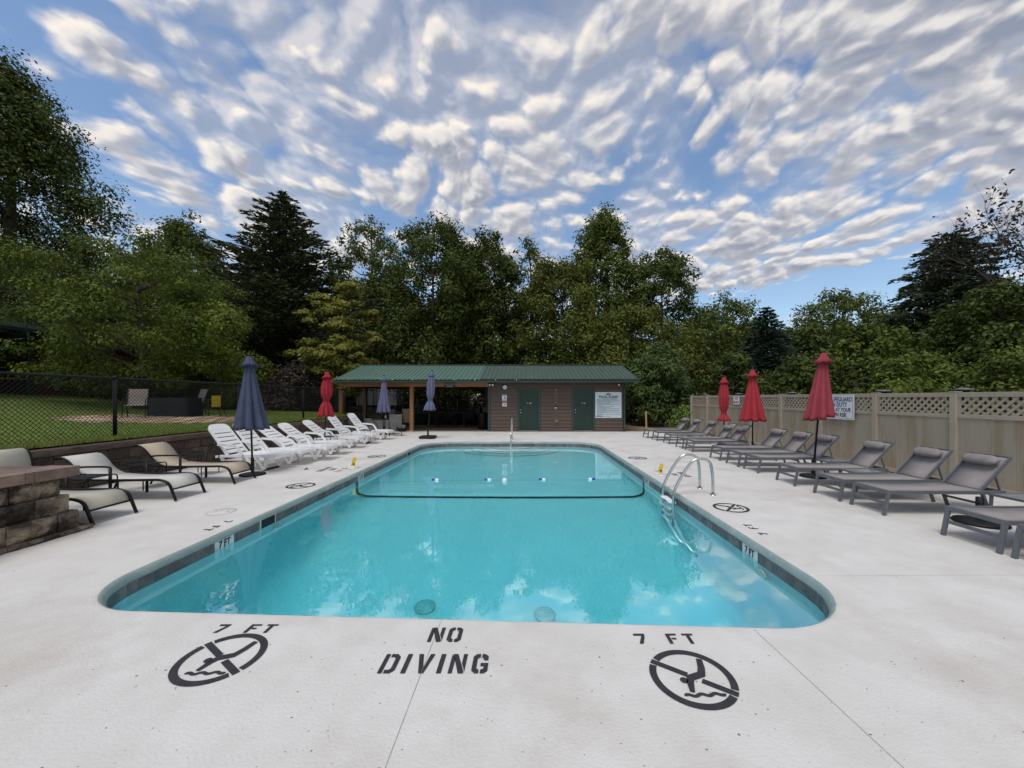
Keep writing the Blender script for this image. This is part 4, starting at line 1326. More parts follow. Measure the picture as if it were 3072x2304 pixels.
taupe_spots = [(4.96, 15.95, .02), (5.02, 15.0, .0), (5.08, 13.92, -.01), (5.06, 12.70, -.02), (5.05, 11.92, -.02), (5.07, 10.32, -.02), (5.05, 9.42, -.02),
               (5.06, 8.66, -.01), (5.00, 7.42, -.05), (4.98, 6.38, -.02), (5.00, 5.65, -.015), (4.985, 4.33, -.01), (4.99, 3.66, .0)]
protoA, protoB = taupe_lounger(.76), taupe_lounger(.62)
usedA = usedB = False
for i, (x, y, a) in enumerate(taupe_spots):
    low = i in (3, 4)
    if low:
        o = protoB if not usedB else copy_tree(protoB); usedB = True
    else:
        o = protoA if not usedA else copy_tree(protoA); usedA = True
    o.location = (x, y, 0); o.rotation_euler = (0, 0, a)
    tag(o, 'taupe sling sun lounger with head pillow, %s in its row counting from the pool house' % ORD[i], 'lounger', 'taupe loungers along the tan fence')


def tan_lounger(label, loc, rz, back, m, arm=True):
    """black tube frame; foot towards +x at the origin, head towards -x"""
    t = thing('sun_lounger', label, 'lounger', loc, rz, 'sling loungers by the stone planter')
    W = .275; hx = 1.32; top_x, top_z = back
    for s in (-1, 1):
        MB().tube(bend([(0, s * W, .012), (-.115, s * W, .30), (-.25, s * W, .345), (-1.0, s * W, .335), (-hx - .30, s * W, .335)], .09), .020, 8).build('side_rail', M_blackmetal, t)
        MB().tube([(-1.02, s * (W + .02), .012), (-1.02, s * (W + .02), .53)], .021, 8).build('leg', M_blackmetal, t)
        MB().tube([(-hx - .12, s * W, .33), (-hx - .28, s * W, .012)], .017, 8).build('leg', M_blackmetal, t)
        MB().tube(bend([(-1.02, s * (W + .02), .50), (-1.02, s * (W + .02), .545), (-1.12, s * (W + .02), .555), (-1.45, s * (W + .02), .55), (-1.62, s * W, .53 if top_z > .6 else .45)], .04), .016, 8).build('armrest', M_blackmetal, t)
    MB().tube([(-.085, -W, .185), (-.085, W, .185)], .013, 8).build('foot_bar', M_blackmetal, t)
    MB().tube([(-1.02, -W, .30), (-1.02, W, .30)], .012, 8).build('cross_bar', M_blackmetal, t)
    pr = [(-.088, .195), (-.10, .235), (-.135, .295), (-.19, .335), (-.28, .352)] + [(-.28 - (hx - .28) * k / 8, .352 - .024 * math.sin(math.pi * k / 8)) for k in range(1, 9)]
    sheet(MB(), pr, W - .012).build('seat_sling', m, t)
    P0, P3 = Vector((-hx, 0, .345)), Vector((-top_x, 0, top_z))
    d = P3 - P0; nn = Vector((d.z, 0, -d.x)).normalized()
    if nn.z < 0:
        nn = -nn
    pts = []
    for k in range(13):
        q = k / 12; c = P0 + d * q + nn * (.035 * math.sin(2 * math.pi * q) * -1)
        if q > .86:
            c += Vector((-(q - .86) * .25, 0, -(q - .86) ** 2 * 3))
        pts.append(c)
    sheet(MB(), [(p.x, p.z) for p in pts][::-1], W - .012, .007).build('back_sling', m, t)
    for s in (-1, 1):
        MB().tube([(p.x, s * W, p.z - .005) for p in pts], .015, 8).build('back_rail', M_blackmetal, t)
    MB().tube([(pts[-1].x, -W, pts[-1].z - .01), (pts[-1].x, W, pts[-1].z - .01)], .014, 8).build('head_bar', M_blackmetal, t)
    return t


tan_lounger('beige sling lounger raised upright, partly hidden behind the stone planter', (-5.53, 5.2, 0), 0, (1.62, .99), M_beige)
tan_lounger('cream sling lounger with black frame, back reclined, second from the stone planter', (-5.53, 6.37, 0), 0, (1.90, .73), M_cream)
tan_lounger('tan sling lounger with black frame beside the big blue umbrella', (-5.51, 7.58, 0), 0, (1.92, .78), M_tan)


def white_lounger(back):
    """moulded plastic; foot towards +x at the origin, head towards -x"""
    t = thing('plastic_lounger', '-', 'lounger'); W = .30; hx = 1.12
    tx, tz = back
    f = MB()
    for s in (-1, 1):
        pts = [(0.0, .30), (-.08, .335), (-.35, .345), (-1.25, .335), (-1.38, .32)]
        for (x0, z0), (x1, z1) in zip(pts, pts[1:]):
            f.bar((x0, s * W, z0), (x1, s * W, z1), .035, .055)
    f.bar((0, -W - .017, .305), (0, W + .017, .305), .05, .05)
    f.build('seat_frame', M_whitepl, t)
    for k in range(8):
        x = -.075 - k * .128
        z = .355 + (.004 if k else -.008)
        MB().box((x, 0, z), (.112, 2 * W - .02, .022), bev=.007).build('seat_slat', M_whitepl, t)
    d = Vector((-(tx - hx), 0, tz - .35)); L = d.length; d.normalize(); up = Vector((0, 1, 0)).cross(d)
    if up.z < 0:
        up = -up
    o = Vector((-hx, 0, .355))
    for s in (-1, 1):
        MB().bar(o + Vector((0, s * (W - .02), 0)), o + d * (L - .05) + Vector((0, s * (W - .045), 0)), .045, .04).build('back_stile', M_whitepl, t)
    Mx = Matrix((d, Vector((0, 1, 0)), up)).transposed()
    if Mx.determinant() < 0:
        Mx = Matrix((d, Vector((0, -1, 0)), up)).transposed()
    n = 6; sw = (L - .12) / n
    for k in range(n):
        c = o + d * (.02 + sw * (k + .5)) + up * .012
        MB().box(c, (sw - .022, 2 * W - .11, .022), Mx, bev=.007).build('back_slat', M_whitepl, t)
    # head end: rounded cap
    hw = W - .035
    poly = [(0, -hw), (.10, -hw + .012), (.15, -hw + .07), (.165, 0), (.15, hw - .07), (.10, hw - .012), (0, hw)]
    mm = Matrix.Translation(o + d * (L - .115)) @ Mx.to_4x4()
    MB().prism(poly, -.006, .026, mm).build('head_cap', M_whitepl, t)
    for s in (-1, 1):
        yy = s * (W + .035)
        q = o + d * .30
        pts = bend([(q.x, yy, q.z + .01), (q.x + .05, yy, .60 if tz > .85 else .56), (-.86, yy, .565), (-.72, yy, .36)], .07)
        a = MB()
        for p0, p1 in zip(pts, pts[1:]):
            a.bar(p0, p1, .055, .03, up=(0, 1, 0) if abs((p1 - p0).normalized().y) < .9 else (0, 0, 1))
        a.build('armrest', M_whitepl, t)
    # trestle legs: two raked legs joined by a foot bar
    for x0, x1 in ((-.14, -.30), (-.44, -.30), (-1.28, -1.10)):
        g = MB()
        for s in (-1, 1):
            g.bar((x0, s * (W - .01), .33), (x1, s * (W - .07), .03), .045, .05)
        g.bar((x1, -W + .05, .022), (x1, W - .05, .022), .05, .04)
        g.build('leg', M_whitepl, t)
    return t


wl_spots = [(-5.56, 8.86, R(-4), 0), (-5.46, 9.62, R(3), 0), (-5.20, 10.32, R(2), 1), (-5.30, 11.30, R(2), 1), (-5.42, 12.75, R(3), 1), (-5.40, 13.90, R(0), 0), (-5.35, 15.28, R(-3), 0)]
protoW = [white_lounger((1.62, .98)), white_lounger((1.78, .86))]
usedW = [False, False]
for i, (x, y, a, kd) in enumerate(wl_spots):
    o = protoW[kd] if not usedW[kd] else copy_tree(protoW[kd]); usedW[kd] = True
    o.location = (x, y, 0); o.rotation_euler = (0, 0, a)
    tag(o, 'white plastic slatted lounger, %s in the row counting from the tan loungers' % ORD[i], 'lounger', 'white plastic loungers by the retaining wall')

# ================================================================== SIDE TABLES


def wire_table(label, x, y, w=.46, h=.45, rz=0.0):
    t = thing('side_table', label, 'table', (x, y, 0), rz, 'small black side tables between loungers')
    a = w / 2
    MB().box((0, 0, h - .006), (w - .05, w - .05, .008)).build('table_top', M_blackmetal, t)
    for s in (-1, 1):
        MB().tube(bend([(s * a, -a, .006), (s * a, -a, h), (s * a, a, h), (s * a, a, .006)], .06), .009, 8).build('leg', M_blackmetal, t)
        MB().tube([(-a, s * (a - .03), h - .008), (a, s * (a - .03), h - .008)], .008, 6).build('rim', M_blackmetal, t)
    return t


wire_table('small black side table between the beige and cream loungers', -6.62, 5.80, .46, .46)
wire_table('small black side table between the cream and tan loungers', -6.95, 7.0, .44, .45)
wire_table('small black side table between the tan and first white lounger', -6.98, 8.25, .46, .45)
wire_table('small black side table beside the red umbrella among white loungers', -6.2, 12.05, .42, .44)
wire_table('small black side table standing between the last two white loungers', -5.95, 14.5, .42, .44)


def grey_table(label, x, y, wx=.52, wy=.36, h=.34):
    t = thing('side_table', label, 'table', (x, y, 0), 0, 'grey glass topped side tables between taupe loungers')
    MB().box((0, 0, h - .005), (wx - .03, wy - .03, .008)).build('table_top', M_glass, t)
    f = MB()
    for s in (-1, 1):
        f.box((0, s * (wy / 2 - .012), h - .012), (wx, .024, .03)); f.box((s * (wx / 2 - .012), 0, h - .012), (.024, wy - .05, .029))
    f.build('frame', M_greyal, t)
    for sx_ in (-1, 1):
        for sy_ in (-1, 1):
            MB().bar((sx_ * (wx / 2 - .005), sy_ * (wy / 2 - .02), .003), (sx_ * (wx / 2 - .025), sy_ * (wy / 2 - .02), h - .02), .025, .03, up=(0, 1, 0)).build('leg', M_greyal, t)
    return t


grey_table('grey glass side table between the fifth and sixth taupe lounger', 6.05, 11.1, .6, .42)
grey_table('grey glass side table between the eighth and ninth taupe lounger, by red umbrella', 6.45, 8.05, .55, .40)
grey_table('grey glass side table between the ninth and tenth taupe lounger', 6.05, 6.9, .55, .38)
grey_table('grey glass side table beside the empty umbrella base', 6.62, 5.0, .60, .52)

# ================================================================== UMBRELLAS (all closed)


def umbrella(name, label, base, m, mcap, z_bot, z_top, r_bot, tie=None, lean=(0, 0), seed=1, base_kind='disc', lobes=8, flare=1.0, mliner=None, group=None, ground=0.0, slant=0.0):
    t = thing(name, label, 'umbrella', (base[0], base[1], ground), 0, group)
    g = random.Random(seed)
    sh = lambda z: (lean[0] * z / z_top, lean[1] * z / z_top)
    x1, y1 = sh(z_top)
    MB().tube([(0, 0, .05), (x1, y1, z_top - .02)], .019, 10).build('pole', M_blackmetal, t)
    ph_ = [g.uniform(-.25, .25) for _ in range(lobes)]; am = [g.uniform(.7, 1.25) for _ in range(lobes)]
    n = lobes * 8; prof = []
    zt = z_top - .20
    for i in range(19):
        q = i / 18; z = zt + (z_bot - zt) * q
        if tie is None:
            r = .075 + (r_bot - .075) * (q ** 1.0) * (.9 + .1 * q)
        else:
            k = math.exp(-((z - tie) / .09) ** 2)
            if z > tie:
                r = .075 + .055 * math.sin(min(1, (zt - z) / (zt - tie)) * math.pi) ** .8 + .02
            else:
                r = .095 + (r_bot - .095) * min(1, (tie - z) / max(.01, tie - z_bot)) ** .8
            r = r * (1 - k) + .075 * k
        prof.append((r, z, q))

    def fold(a, q, amp):
        k = int(a / (2 * math.pi) * lobes) % lobes; u = (a / (2 * math.pi) * lobes) % 1
        w = abs(math.sin(math.pi * u)) ** .8
        return 1 + amp * am[k] * (w - .55) + ph_[k] * .12 * q
    mb = MB(); vs = []
    for (r, z, q) in prof:
        ox, oy = sh(z)
        for k in range(n):
            a = 2 * math.pi * k / n
            tw = a + .5 * q * (0.5 if tie else .2)
            rr = r * fold(a, q, .22 + .30 * q)
            zz_ = z - (.06 * q ** 4) * (fold(a, 1, .5) - 1) - slant * q ** 3 * math.cos(a)
            vs.append((ox + rr * math.cos(tw), oy + rr * math.sin(tw), zz_))
    fs = [(i * n + k, i * n + (k + 1) % n, (i + 1) * n + (k + 1) % n, (i + 1) * n + k) for i in range(len(prof) - 1) for k in range(n)]
    # turned-in hem so that the bottom reads as layered cloth
    o_ = len(vs); r, z, q = prof[-1]
    for f_in, dz_ in ((.72, .03), (.25, .10)):
        ox, oy = sh(z)
        for k in range(n):
            a = 2 * math.pi * k / n; rr = r * f_in * fold(a, q, .35)
            vs.append((ox + rr * math.cos(a), oy + rr * math.sin(a), z + dz_))
    L0 = (len(prof) - 1) * n
    fs_in = [(L0 + k, L0 + (k + 1) % n, o_ + (k + 1) % n, o_ + k) for k in range(n)] + [(o_ + k, o_ + (k + 1) % n, o_ + n + (k + 1) % n, o_ + n + k) for k in range(n)]
    mb.add(vs, fs + fs_in, True)
    me = mb.mesh('canopy', m); recalc(me); cn = place(me, 'canopy', t)
    # top valance
    cap = [(.032, z_top + .012), (.042, z_top - .01), (.062, z_top - .07), (.095, z_top - .145), (.172 * flare, z_top - .225), (.155 * flare, z_top - .212), (.06, z_top - .14)]
    mb = MB(); vs = []; n2 = 48
    for i, (r, z) in enumerate(cap):
        ox, oy = sh(z)
        q = min(1, i / 4)
        for k in range(n2):
            a = 2 * math.pi * k / n2
            rr = r * (1 + .13 * q * math.cos(lobes * a + seed))
            vs.append((ox + rr * math.cos(a), oy + rr * math.sin(a), z + .018 * q * math.cos(lobes * a + seed + 1)))
    mb.add(vs, [(i * n2 + k, i * n2 + (k + 1) % n2, (i + 1) * n2 + (k + 1) % n2, (i + 1) * n2 + k) for i in range(len(cap) - 1) for k in range(n2)] + [tuple(range(n2))], True)
    me = mb.mesh('valance', mcap); recalc(me); place(me, 'valance', t)
    MB().lathe([(.04, -.012), (.04, .012), (.025, .03), (0, .034)], 14, (x1, y1, z_top + .012)).build('finial', M_blackpl, t)
    if tie is not None:
        ox, oy = sh(tie)
        MB().tube([(ox + .088 * math.cos(a), oy + .088 * math.sin(a), tie + .006 * math.sin(3 * a)) for a in np.linspace(0, 2 * math.pi, 25)[:-1]], .012, 6, closed=True).build('tie_strap', m, t)
    if base_kind == 'disc':
        bs = MB().lathe([(.0, 0), (.235, 0), (.245, .012), (.235, .035), (.16, .05), (.05, .06), (.045, .07), (0, .07)], 36, cap=False).build('base', M_blackpl, t)
        MB().lathe([(.032, .06), (.032, .36), (.028, .37), (.021, .37)], 14, cap=False).build('base_tube', M_blackmetal, bs)
        MB().tube([(.03, 0, .31), (.075, 0, .31)], .008, 6).build('knob', M_blackmetal, bs)
    elif base_kind == 'square':
        b = MB()
        b.box((0, 0, .075), (.62, .62, .055), bev=.022).box((0, 0, .112), (.3, .3, .025), bev=.01)
        bs = b.build('base', M_blackpl, t)
        for sx_ in (-1, 1):
            for sy_ in (-1, 1):
                MB().box((sx_ * .25, sy_ * .25, .028), (.07, .07, .056), bev=.012).build('wheel', M_blackpl, bs)
        MB().lathe([(.036, .12), (.036, .40), (.03, .41), (.021, .41)], 14, cap=False).build('base_tube', M_blackmetal, bs)
        MB().tube([(-.03, 0, .36), (-.08, 0, .37)], .012, 6).build('knob', M_blackmetal, bs)
    return t


UG = 'closed patio umbrellas around the pool'
umbrella('patio_umbrella', 'large closed navy blue umbrella standing beside the tan lounger', (-5.81, 8.20), M_blue, M_blue, .98, 2.53, .27, lean=(-.07, 0), seed=2, group=UG)
umbrella('patio_umbrella', 'closed red umbrella tied at the waist among the white loungers', (-6.50, 12.45), M_redliner, M_redliner, 1.04, 2.49, .21, tie=1.56, lean=(.10, 0), seed=5, flare=1.0, group=UG)
umbrella('patio_umbrella', 'closed faded blue umbrella over the round patio table', (-6.35, 17.30), M_blue2, M_blue2, .98, 2.63, .27, seed=7, flare=.85, group=UG)
umbrella('patio_umbrella', 'closed faded blue umbrella tied at the waist on a wheeled base', (-3.96, 15.65), M_blue2, M_blue2, 1.14, 2.73, .22, tie=1.56, lean=(.16, 0), seed=9, base_kind='square', flare=.7, group=UG)
umbrella('patio_umbrella', 'closed red umbrella tied near the hem by the NO SMOKING sign', (6.86, 13.30), M_red, M_red, .86, 2.36, .20, tie=1.13, seed=11, flare=.9, group=UG)
umbrella('patio_umbrella', 'closed bright red umbrella between the fifth and sixth taupe lounger', (6.55, 11.10), M_red, M_red, .98, 2.46, .30, seed=13, group=UG)
umbrella('patio_umbrella', 'large faded red umbrella leaning in front of the lifeguard sign', (5.98, 8.00), M_redfade, M_redfade, 1.24, 2.58, .235, lean=(.22, 0), seed=16, slant=-.07, group=UG)
ub = thing('umbrella_base', 'empty black umbrella base with a short tube between two taupe loungers', 'umbrella base', (5.95, 5.04, 0))
MB().lathe([(.0, 0), (.255, 0), (.265, .014), (.25, .035), (.16, .05), (.05, .06), (0, .06)], 36, cap=False).build('base_plate', M_blackpl, ub)
MB().lathe([(.04, .05), (.04, .34), (.03, .345), (.03, .33)], 16, cap=False).build('base_tube', M_blackmetal, ub)
MB().tube([(-.03, -.02, .28), (-.085, -.04, .28)], .007, 6).build('knob', M_blackmetal, ub)

# ================================================================== POOL HARDWARE
ld = thing('pool_ladder', 'stainless steel pool ladder with two arched rails and white treads', 'ladder', (2.5, 6.75, 0))
for s in (-1, 1):
    pts = bend([(0, s * .245, -1.25), (0, s * .245, .06), (.20, s * .245, .42), (.36, s * .245, .62), (.62, s * .245, .60), (.67, s * .245, .30), (.67, s * .245, -.02)], .17, 7)
    rl = MB().tube(pts, .024, 12).build('rail', M_steel, ld)
    MB().lathe([(.05, .0), (.05, .008), (.03, .016)], 18, (.67, s * .245, 0), cap=False).build('escutcheon', M_steel, rl)
for z in (-.14, -.46, -.78, -1.10):
    tr_ = MB().box((-.0, 0, z), (.12, .45, .028), bev=.006).build('tread', M_whitepl, ld)
    if z > -.2:
        MB().box((-.063, -.03, z - .002), (.006, .13, .022)).build('tread_badge', M_bluepl, tr_)
hr = thing('hand_rail', 'single steel hand rail at the shallow entry steps', 'rail', (-.53, 15.3, 0))
MB().tube(bend([(0, 0, 0), (0, 0, .84), (0, -.22, .92), (0, -.55, .80), (0, -1.15, .30), (0, -1.25, -.5)], .14, 6), .024, 12).build('rail', M_steel, hr)
MB().lathe([(.075, 0), (.075, .012), (.035, .03)], 20, cap=False).build('escutcheon', M_steel, hr)
fr_ = thing('float_rope', 'blue pool divider rope sagging across the pool at the floor stripe', 'rope', (0, 8.57, WATER_Z))
rp = []
for k in range(41):
    x = -3.66 + 6.22 * k / 40
    rp.append((x, .04 * math.sin(x * .7) + (.12 * (x + 2.0) if x < -2 else 0), -.012 + (-.05 * min(1, (-2.05 - x) / .5) if x < -2.05 else 0) + (-.03 if x > 1.7 else 0)))
MB().tube(rp, .006, 6).build('rope', M_rope, fr_)
for x in (-2.0, -.84, .37, 1.49):
    yy = .04 * math.sin(x * .7)
    sg_ = -1 if x < 1 else 1
    fl_ = MB().lathe([(.012, -.07), (.033, -.066), (.036, -.05), (.036, 0.0)], 14).build('float', M_bluepl, fr_)
    fl_.matrix_local = Matrix.Translation((x - .0, yy, .006)) @ Matrix.Rotation(math.pi / 2 * (1 if sg_ < 0 else -1), 4, 'Y')
    f2 = MB().lathe([(.036, 0.002), (.036, .06), (.033, .075), (.012, .08)], 14).build('float_collar', M_whitepl, fl_)
bl_ = MB().lathe([(.052 * math.sin(a), -.052 * math.cos(a)) for a in np.linspace(.05, math.pi - .05, 12)], 18).build('floating_ball', M_whitepl)
bl_.location = (-.46, 8.50, WATER_Z + .012); tag(bl_, 'small white ball floating beside the divider rope', 'ball')
for x, y, s, lab in ((-4.0, 8.98, 1, 'yellow tag on a white pipe base at the pool edge, retaining wall side'), (2.87, 8.15, -1, 'yellow tag on a white pipe base at the pool edge near the ladder')):
    w = thing('edge_marker', lab, 'marker', (x, y, 0), .2 * s)
    for dy in (-.09, .09):
        MB().tube([(-.11, dy, .016), (.11, dy, .016)], .016, 10).build('base_pipe', M_whitepl, w)
    MB().tube([(0, -.09, .016), (0, .09, .016)], .016, 10).build('base_pipe', M_whitepl, w)
    c = MB().box((0, 0, .15), (.10, .10, .006), Matrix.Rotation(R(15), 3, 'Y') @ Matrix.Rotation(math.pi / 2, 3, 'X') @ Matrix.Diagonal((.8, 2.0, 1))).build('tag', M_yellow, w)
    MB().box((.0, -.005, .10), (.05, .004, .03), Matrix.Rotation(R(15), 3, 'Y')).build('tag_print', M_black, c)
# stray dry leaf on the deck
lf = MB().add([(0, 0, .002), (.05, .02, .03), (.10, 0, .008), (.05, -.03, .02), (.055, .0, .055)], [(0, 1, 4), (1, 2, 4), (2, 3, 4), (3, 0, 4)]).build('dry_leaf', mat('dry_leaf', (.08, .04, .02), rough=.9))
lf.location = (-5.05, 8.75, 0); lf.rotation_euler = (0, 0, .6); lf.scale = (1.2, 1.2, 1); tag(lf, 'curled brown dry leaf lying on deck near the blue umbrella', 'leaf')

# ================================================================== PATIO CHAIRS AND TABLES


def sling_chair(label, loc, rz, m, group, h=.95, name='patio_chair'):
    """faces -y"""
    t = thing(name, label, 'chair', loc, rz, group); W = .27
    for s in (-1, 1):
        MB().tube(bend([(s * W, -.26, .004), (s * W, -.22, .60), (s * W, .02, .63), (s * W, .22, .60)], .08), .013, 8).build('arm', M_blackmetal, t)
        MB().tube([(s * (W - .02), .30, .004), (s * (W - .02), .16, .42), (s * (W - .02), .36, h)], .013, 8).build('leg', M_blackmetal, t)
        MB().tube([(s * (W - .02), -.24, .40), (s * (W - .02), .18, .40)], .012, 8).build('seat_rail', M_blackmetal, t)
    mb = MB(); A, B = [], []
    pr = [(-.25, .40), (-.2, .415), (.0, .40), (.14, .40), (.20, .46), (.28, .68), (.35, h - .06), (.40, h)]
    A = [(-W + .02, y, z) for y, z in pr]; B = [(W - .02, y, z) for y, z in pr]
    n = len(pr)
    A2 = [(x, y, z - .01) for x, y, z in A]; B2 = [(x, y, z - .01) for x, y, z in B]
    fs = []
    for i in range(n - 1):
        fs += [(i, n + i, n + i + 1, i + 1), (2 * n + i, 2 * n + i + 1, 3 * n + i + 1, 3 * n + i)]
    mb.add(A + B + A2 + B2, fs, True); mb.build('sling', m, t)
    return t


g1 = 'sling chairs on the lawn patio'
pz = lambda x, y: float(terrain(x, y)) + .035
sling_chair('brown sling chair facing the black covered fire table on the lawn patio', (-12.9, 12.75, pz(-12.9, 12.75)), R(35), M_chairsl, g1)
sling_chair('brown sling chair standing behind the black covered fire table', (-13.0, 15.1, pz(-13, 15.1)), R(-20), M_chairsl, g1, h=1.0)
sling_chair('dark sling chair between covered table and the yellow sign', (-11.6, 14.35, pz(-11.6, 14.35)), R(-70), M_blackpl, g1)
cv = thing('covered_table', 'black fabric cover over a low fire table on the lawn patio', 'covered table', (-12.75, 14.05, pz(-12.75, 14.05)))
mb = MB(); vs = []; NX = 48
rg = random.Random(6)
for i, (z, gr) in enumerate(((0.0, 1.02), (.10, 1.0), (.22, .985), (.36, .975), (.50, .968), (.60, .96), (.645, .95), (.66, .92))):
    for k in range(NX):
        a = 2 * math.pi * k / NX; c, s = math.cos(a), math.sin(a)
        ex = 1 / max(abs(c), abs(s)); ex = min(ex, 1.30)
        w = 1 + .018 * math.sin(a * 7 + i * .9) * (1 - z) + .012 * rg.uniform(-1, 1) * (1 if i < 6 else 0)
        vs.append((.72 * c * ex * gr * w, .42 * s * ex * gr * w, z))
mb.add(vs, [(i * NX + k, i * NX + (k + 1) % NX, (i + 1) * NX + (k + 1) % NX, (i + 1) * NX + k) for i in range(7) for k in range(NX)] + [tuple(range(7 * NX, 8 * NX))], True)
mb.build('cover', M_cover, cv)
MB().tube([vs[6 * NX + k] for k in range(NX)], .012, 6, closed=True).build('cover_seam', M_cover, cv)

rt = thing('round_table', 'round black metal patio table under the faded blue umbrella', 'table', (-6.35, 17.30, 0))
MB().lathe([(.022, .68), (.52, .68), (.54, .695), (.53, .71), (.022, .71)], 36, cap=False).build('table_top', M_blackmetal, rt)
for k in range(4):
    a = k * math.pi / 2 + .5; c, s = math.cos(a), math.sin(a)
    MB().tube(bend([(c * .44, s * .44, .01), (c * .26, s * .26, .3), (c * .30, s * .30, .45), (c * .46, s * .46, .68)], .12), .012, 8).build('leg', M_blackmetal, rt)
bt = thing('sauce_bottle', 'small white bottle standing on the round patio table', 'bottle', (-6.26, 17.25, .71))
MB().lathe([(.0, 0), (.035, 0), (.035, .11), (.014, .15), (.012, .18), (0, .18)], 14, cap=False).build('body', M_white, bt)
MB().lathe([(.015, .18), (.015, .205), (0, .207)], 12, cap=False).build('cap', M_signred, bt)
g2 = 'sling chairs at the pavilion'
sling_chair('grey sling chair pulled out in front of the round patio table', (-5.65, 16.75, 0), R(-160), M_chairgr, g2)
sling_chair('black framed chair between last white lounger and round table', (-7.15, 17.2, 0), R(75), M_blackpl, g2)
sling_chair('tan sling chair behind the round table, wall side', (-7.15, 19.9, .0), R(-30), M_chairsl, g2, h=1.05)
sling_chair('tan sling chair behind the round table, beside the front timber post', (-5.95, 19.6, .0), R(30), mat('khaki_sling', (.30, .25, .16), rough=.8), g2, h=1.08)
# dark furniture deep under the pavilion roof
for x, lab in ((-4.6, 'dark dining table deep under the pavilion'), (-3.0, 'dark dining table under the pavilion near the trash can')):
    dt = thing('dining_table', lab, 'table', (x, 22.2, 0), 0, 'dark tables under the pavilion')
    MB().box((0, 0, .72), (1.15, .8, .04), bev=.01).build('table_top', M_woodd, dt)
    for sx_ in (-1, 1):
        for sy_ in (-1, 1):
            MB().box((sx_ * .5, sy_ * .33, .35), (.06, .06, .70)).build('leg', M_woodd, dt)
for x, y, a, lab in ((-5.1, 21.5, 180, 'dark chair at the pavilion table behind the front post'), (-4.2, 21.5, 170, 'dark chair pushed to the middle of the pavilion table'), (-3.1, 21.45, 185, 'dark chair at the pavilion table in front of trash can'), (-2.4, 22.9, 20, 'dark chair at the far side of the pavilion table')):
    sling_chair(lab, (x, y, 0), R(a), M_blackpl, 'dark chairs under the pavilion', h=1.0)
ct = thing('counter', 'long dark counter along the back of the pavilion', 'counter', (-5.1, 23.85, 0))
MB().box((0, 0, .36), (5.6, .5, .72)).build('cabinet', M_darkin, ct)
MB().box((0, -.01, .735), (5.7, .56, .03)).build('counter_top', M_conc, ct)
jg = thing('water_jug', 'blue water jug standing on the pavilion counter', 'jug', (-3.35, 23.75, .75))
MB().lathe([(0, 0), (.10, 0), (.11, .02), (.11, .10), (.10, .11), (.11, .12), (.11, .22), (.05, .28), (.03, .30), (.03, .34), (0, .345)], 18, cap=False).build('body', mat('blue_jug', (.10, .22, .48), rough=.2), jg)
tc_ = thing('trash_can', 'tall black trash can beside the pavilion corner of pool house', 'trash can', (-2.22, 20.2, 0))
MB().lathe([(0, 0), (.22, 0), (.24, .05), (.27, .74), (.285, .76), (.285, .79), (0, .79)], 24, cap=False).build('bin', M_trash, tc_)
MB().lathe([(.29, .79), (.29, .84), (.2, .88), (0, .89)], 24, cap=False).build('lid', M_blackpl, tc_)
rd_ = thing('portable_heater', 'small grey and black appliance on the floor beside the timber post', 'appliance', (-6.0, 18.78, 0))
MB().box((0, 0, .09), (.32, .24, .18), bev=.02).build('base', M_blackpl, rd_)
MB().box((0, 0, .255), (.31, .22, .15), bev=.02).build('body', M_chairgr, rd_)
MB().tube(bend([(-.1, 0, .32), (-.1, 0, .40), (.1, 0, .40), (.1, 0, .32)], .03), .012, 6).build('handle', M_blackpl, rd_)
cbn = thing('wood_cabinet', 'brown wooden cabinet by the trash can under the pavilion', 'cabinet', (-2.15, 22.0, 0))
MB().box((0, 0, .55), (.55, .5, 1.1)).build('body', mat('brown_cabinet', (.16, .06, .025), rough=.6), cbn)
MB().box((0, -.256, .55), (.48, .012, 1.0)).build('cabinet_door', MATS['brown_cabinet'], cbn)
stk = thing('wooden_stake', 'bare pine stake on a small base plate right of the pool house', 'stake', (6.52, 20.75, 0))
MB().bar((0, 0, .03), (-.03, 0, .93), .09, .05, up=(0, 1, 0)).build('post', M_pine, stk)
MB().box((0, 0, .016), (.30, .22, .03)).build('base_plate', M_pine, stk)

# ================================================================== FAR THINGS SEEN THROUGH THE PAVILION
tw = thing('box_trailer', 'white box trailer parked behind the pavilion and fence', 'trailer', (-12.6, 33.5, .55))
MB().box((0, 0, 1.25), (3.4, 1.9, 1.6), bev=.03).build('body', M_white, tw)
for k in range(5):
    MB().box((-1.5 + .75 * k, -.965, 1.25), (.04, .03, 1.55)).build('wall_rib', M_chairgr, tw)
for x in (-.5, .5):
    w_ = MB().lathe([(0, -.1), (.30, -.1), (.33, -.06), (.33, .06), (.30, .1), (0, .1)], 20, cap=False).build('wheel', M_tyre, tw)
    w_.matrix_local = Matrix.Translation((x, -.85, .33)) @ Matrix.Rotation(math.pi / 2, 4, 'X')
MB().bar((1.7, 0, .5), (2.7, 0, .45), .1, .08).build('tow_bar', M_blackmetal, tw)
cr_ = thing('parked_car', 'pale silver blue car parked behind the pavilion, mostly hidden', 'car', (-9.2, 35, .42))
prof = [(-2.2, .35), (-2.2, .75), (-2.05, .88), (-1.2, .98), (-.6, 1.42), (.7, 1.45), (1.35, 1.02), (2.1, .92), (2.2, .7), (2.2, .35)]
MB().prism([(x, z) for x, z in prof], -.86, .86, Matrix.Rotation(math.pi / 2, 4, 'X')).build('body', M_carp, cr_)
MB().prism([(-1.05, 1.0), (-.55, 1.36), (.05, 1.38), (.05, 1.0)], -.87, .87, Matrix.Rotation(math.pi / 2, 4, 'X')).build('window', M_dglass, cr_)
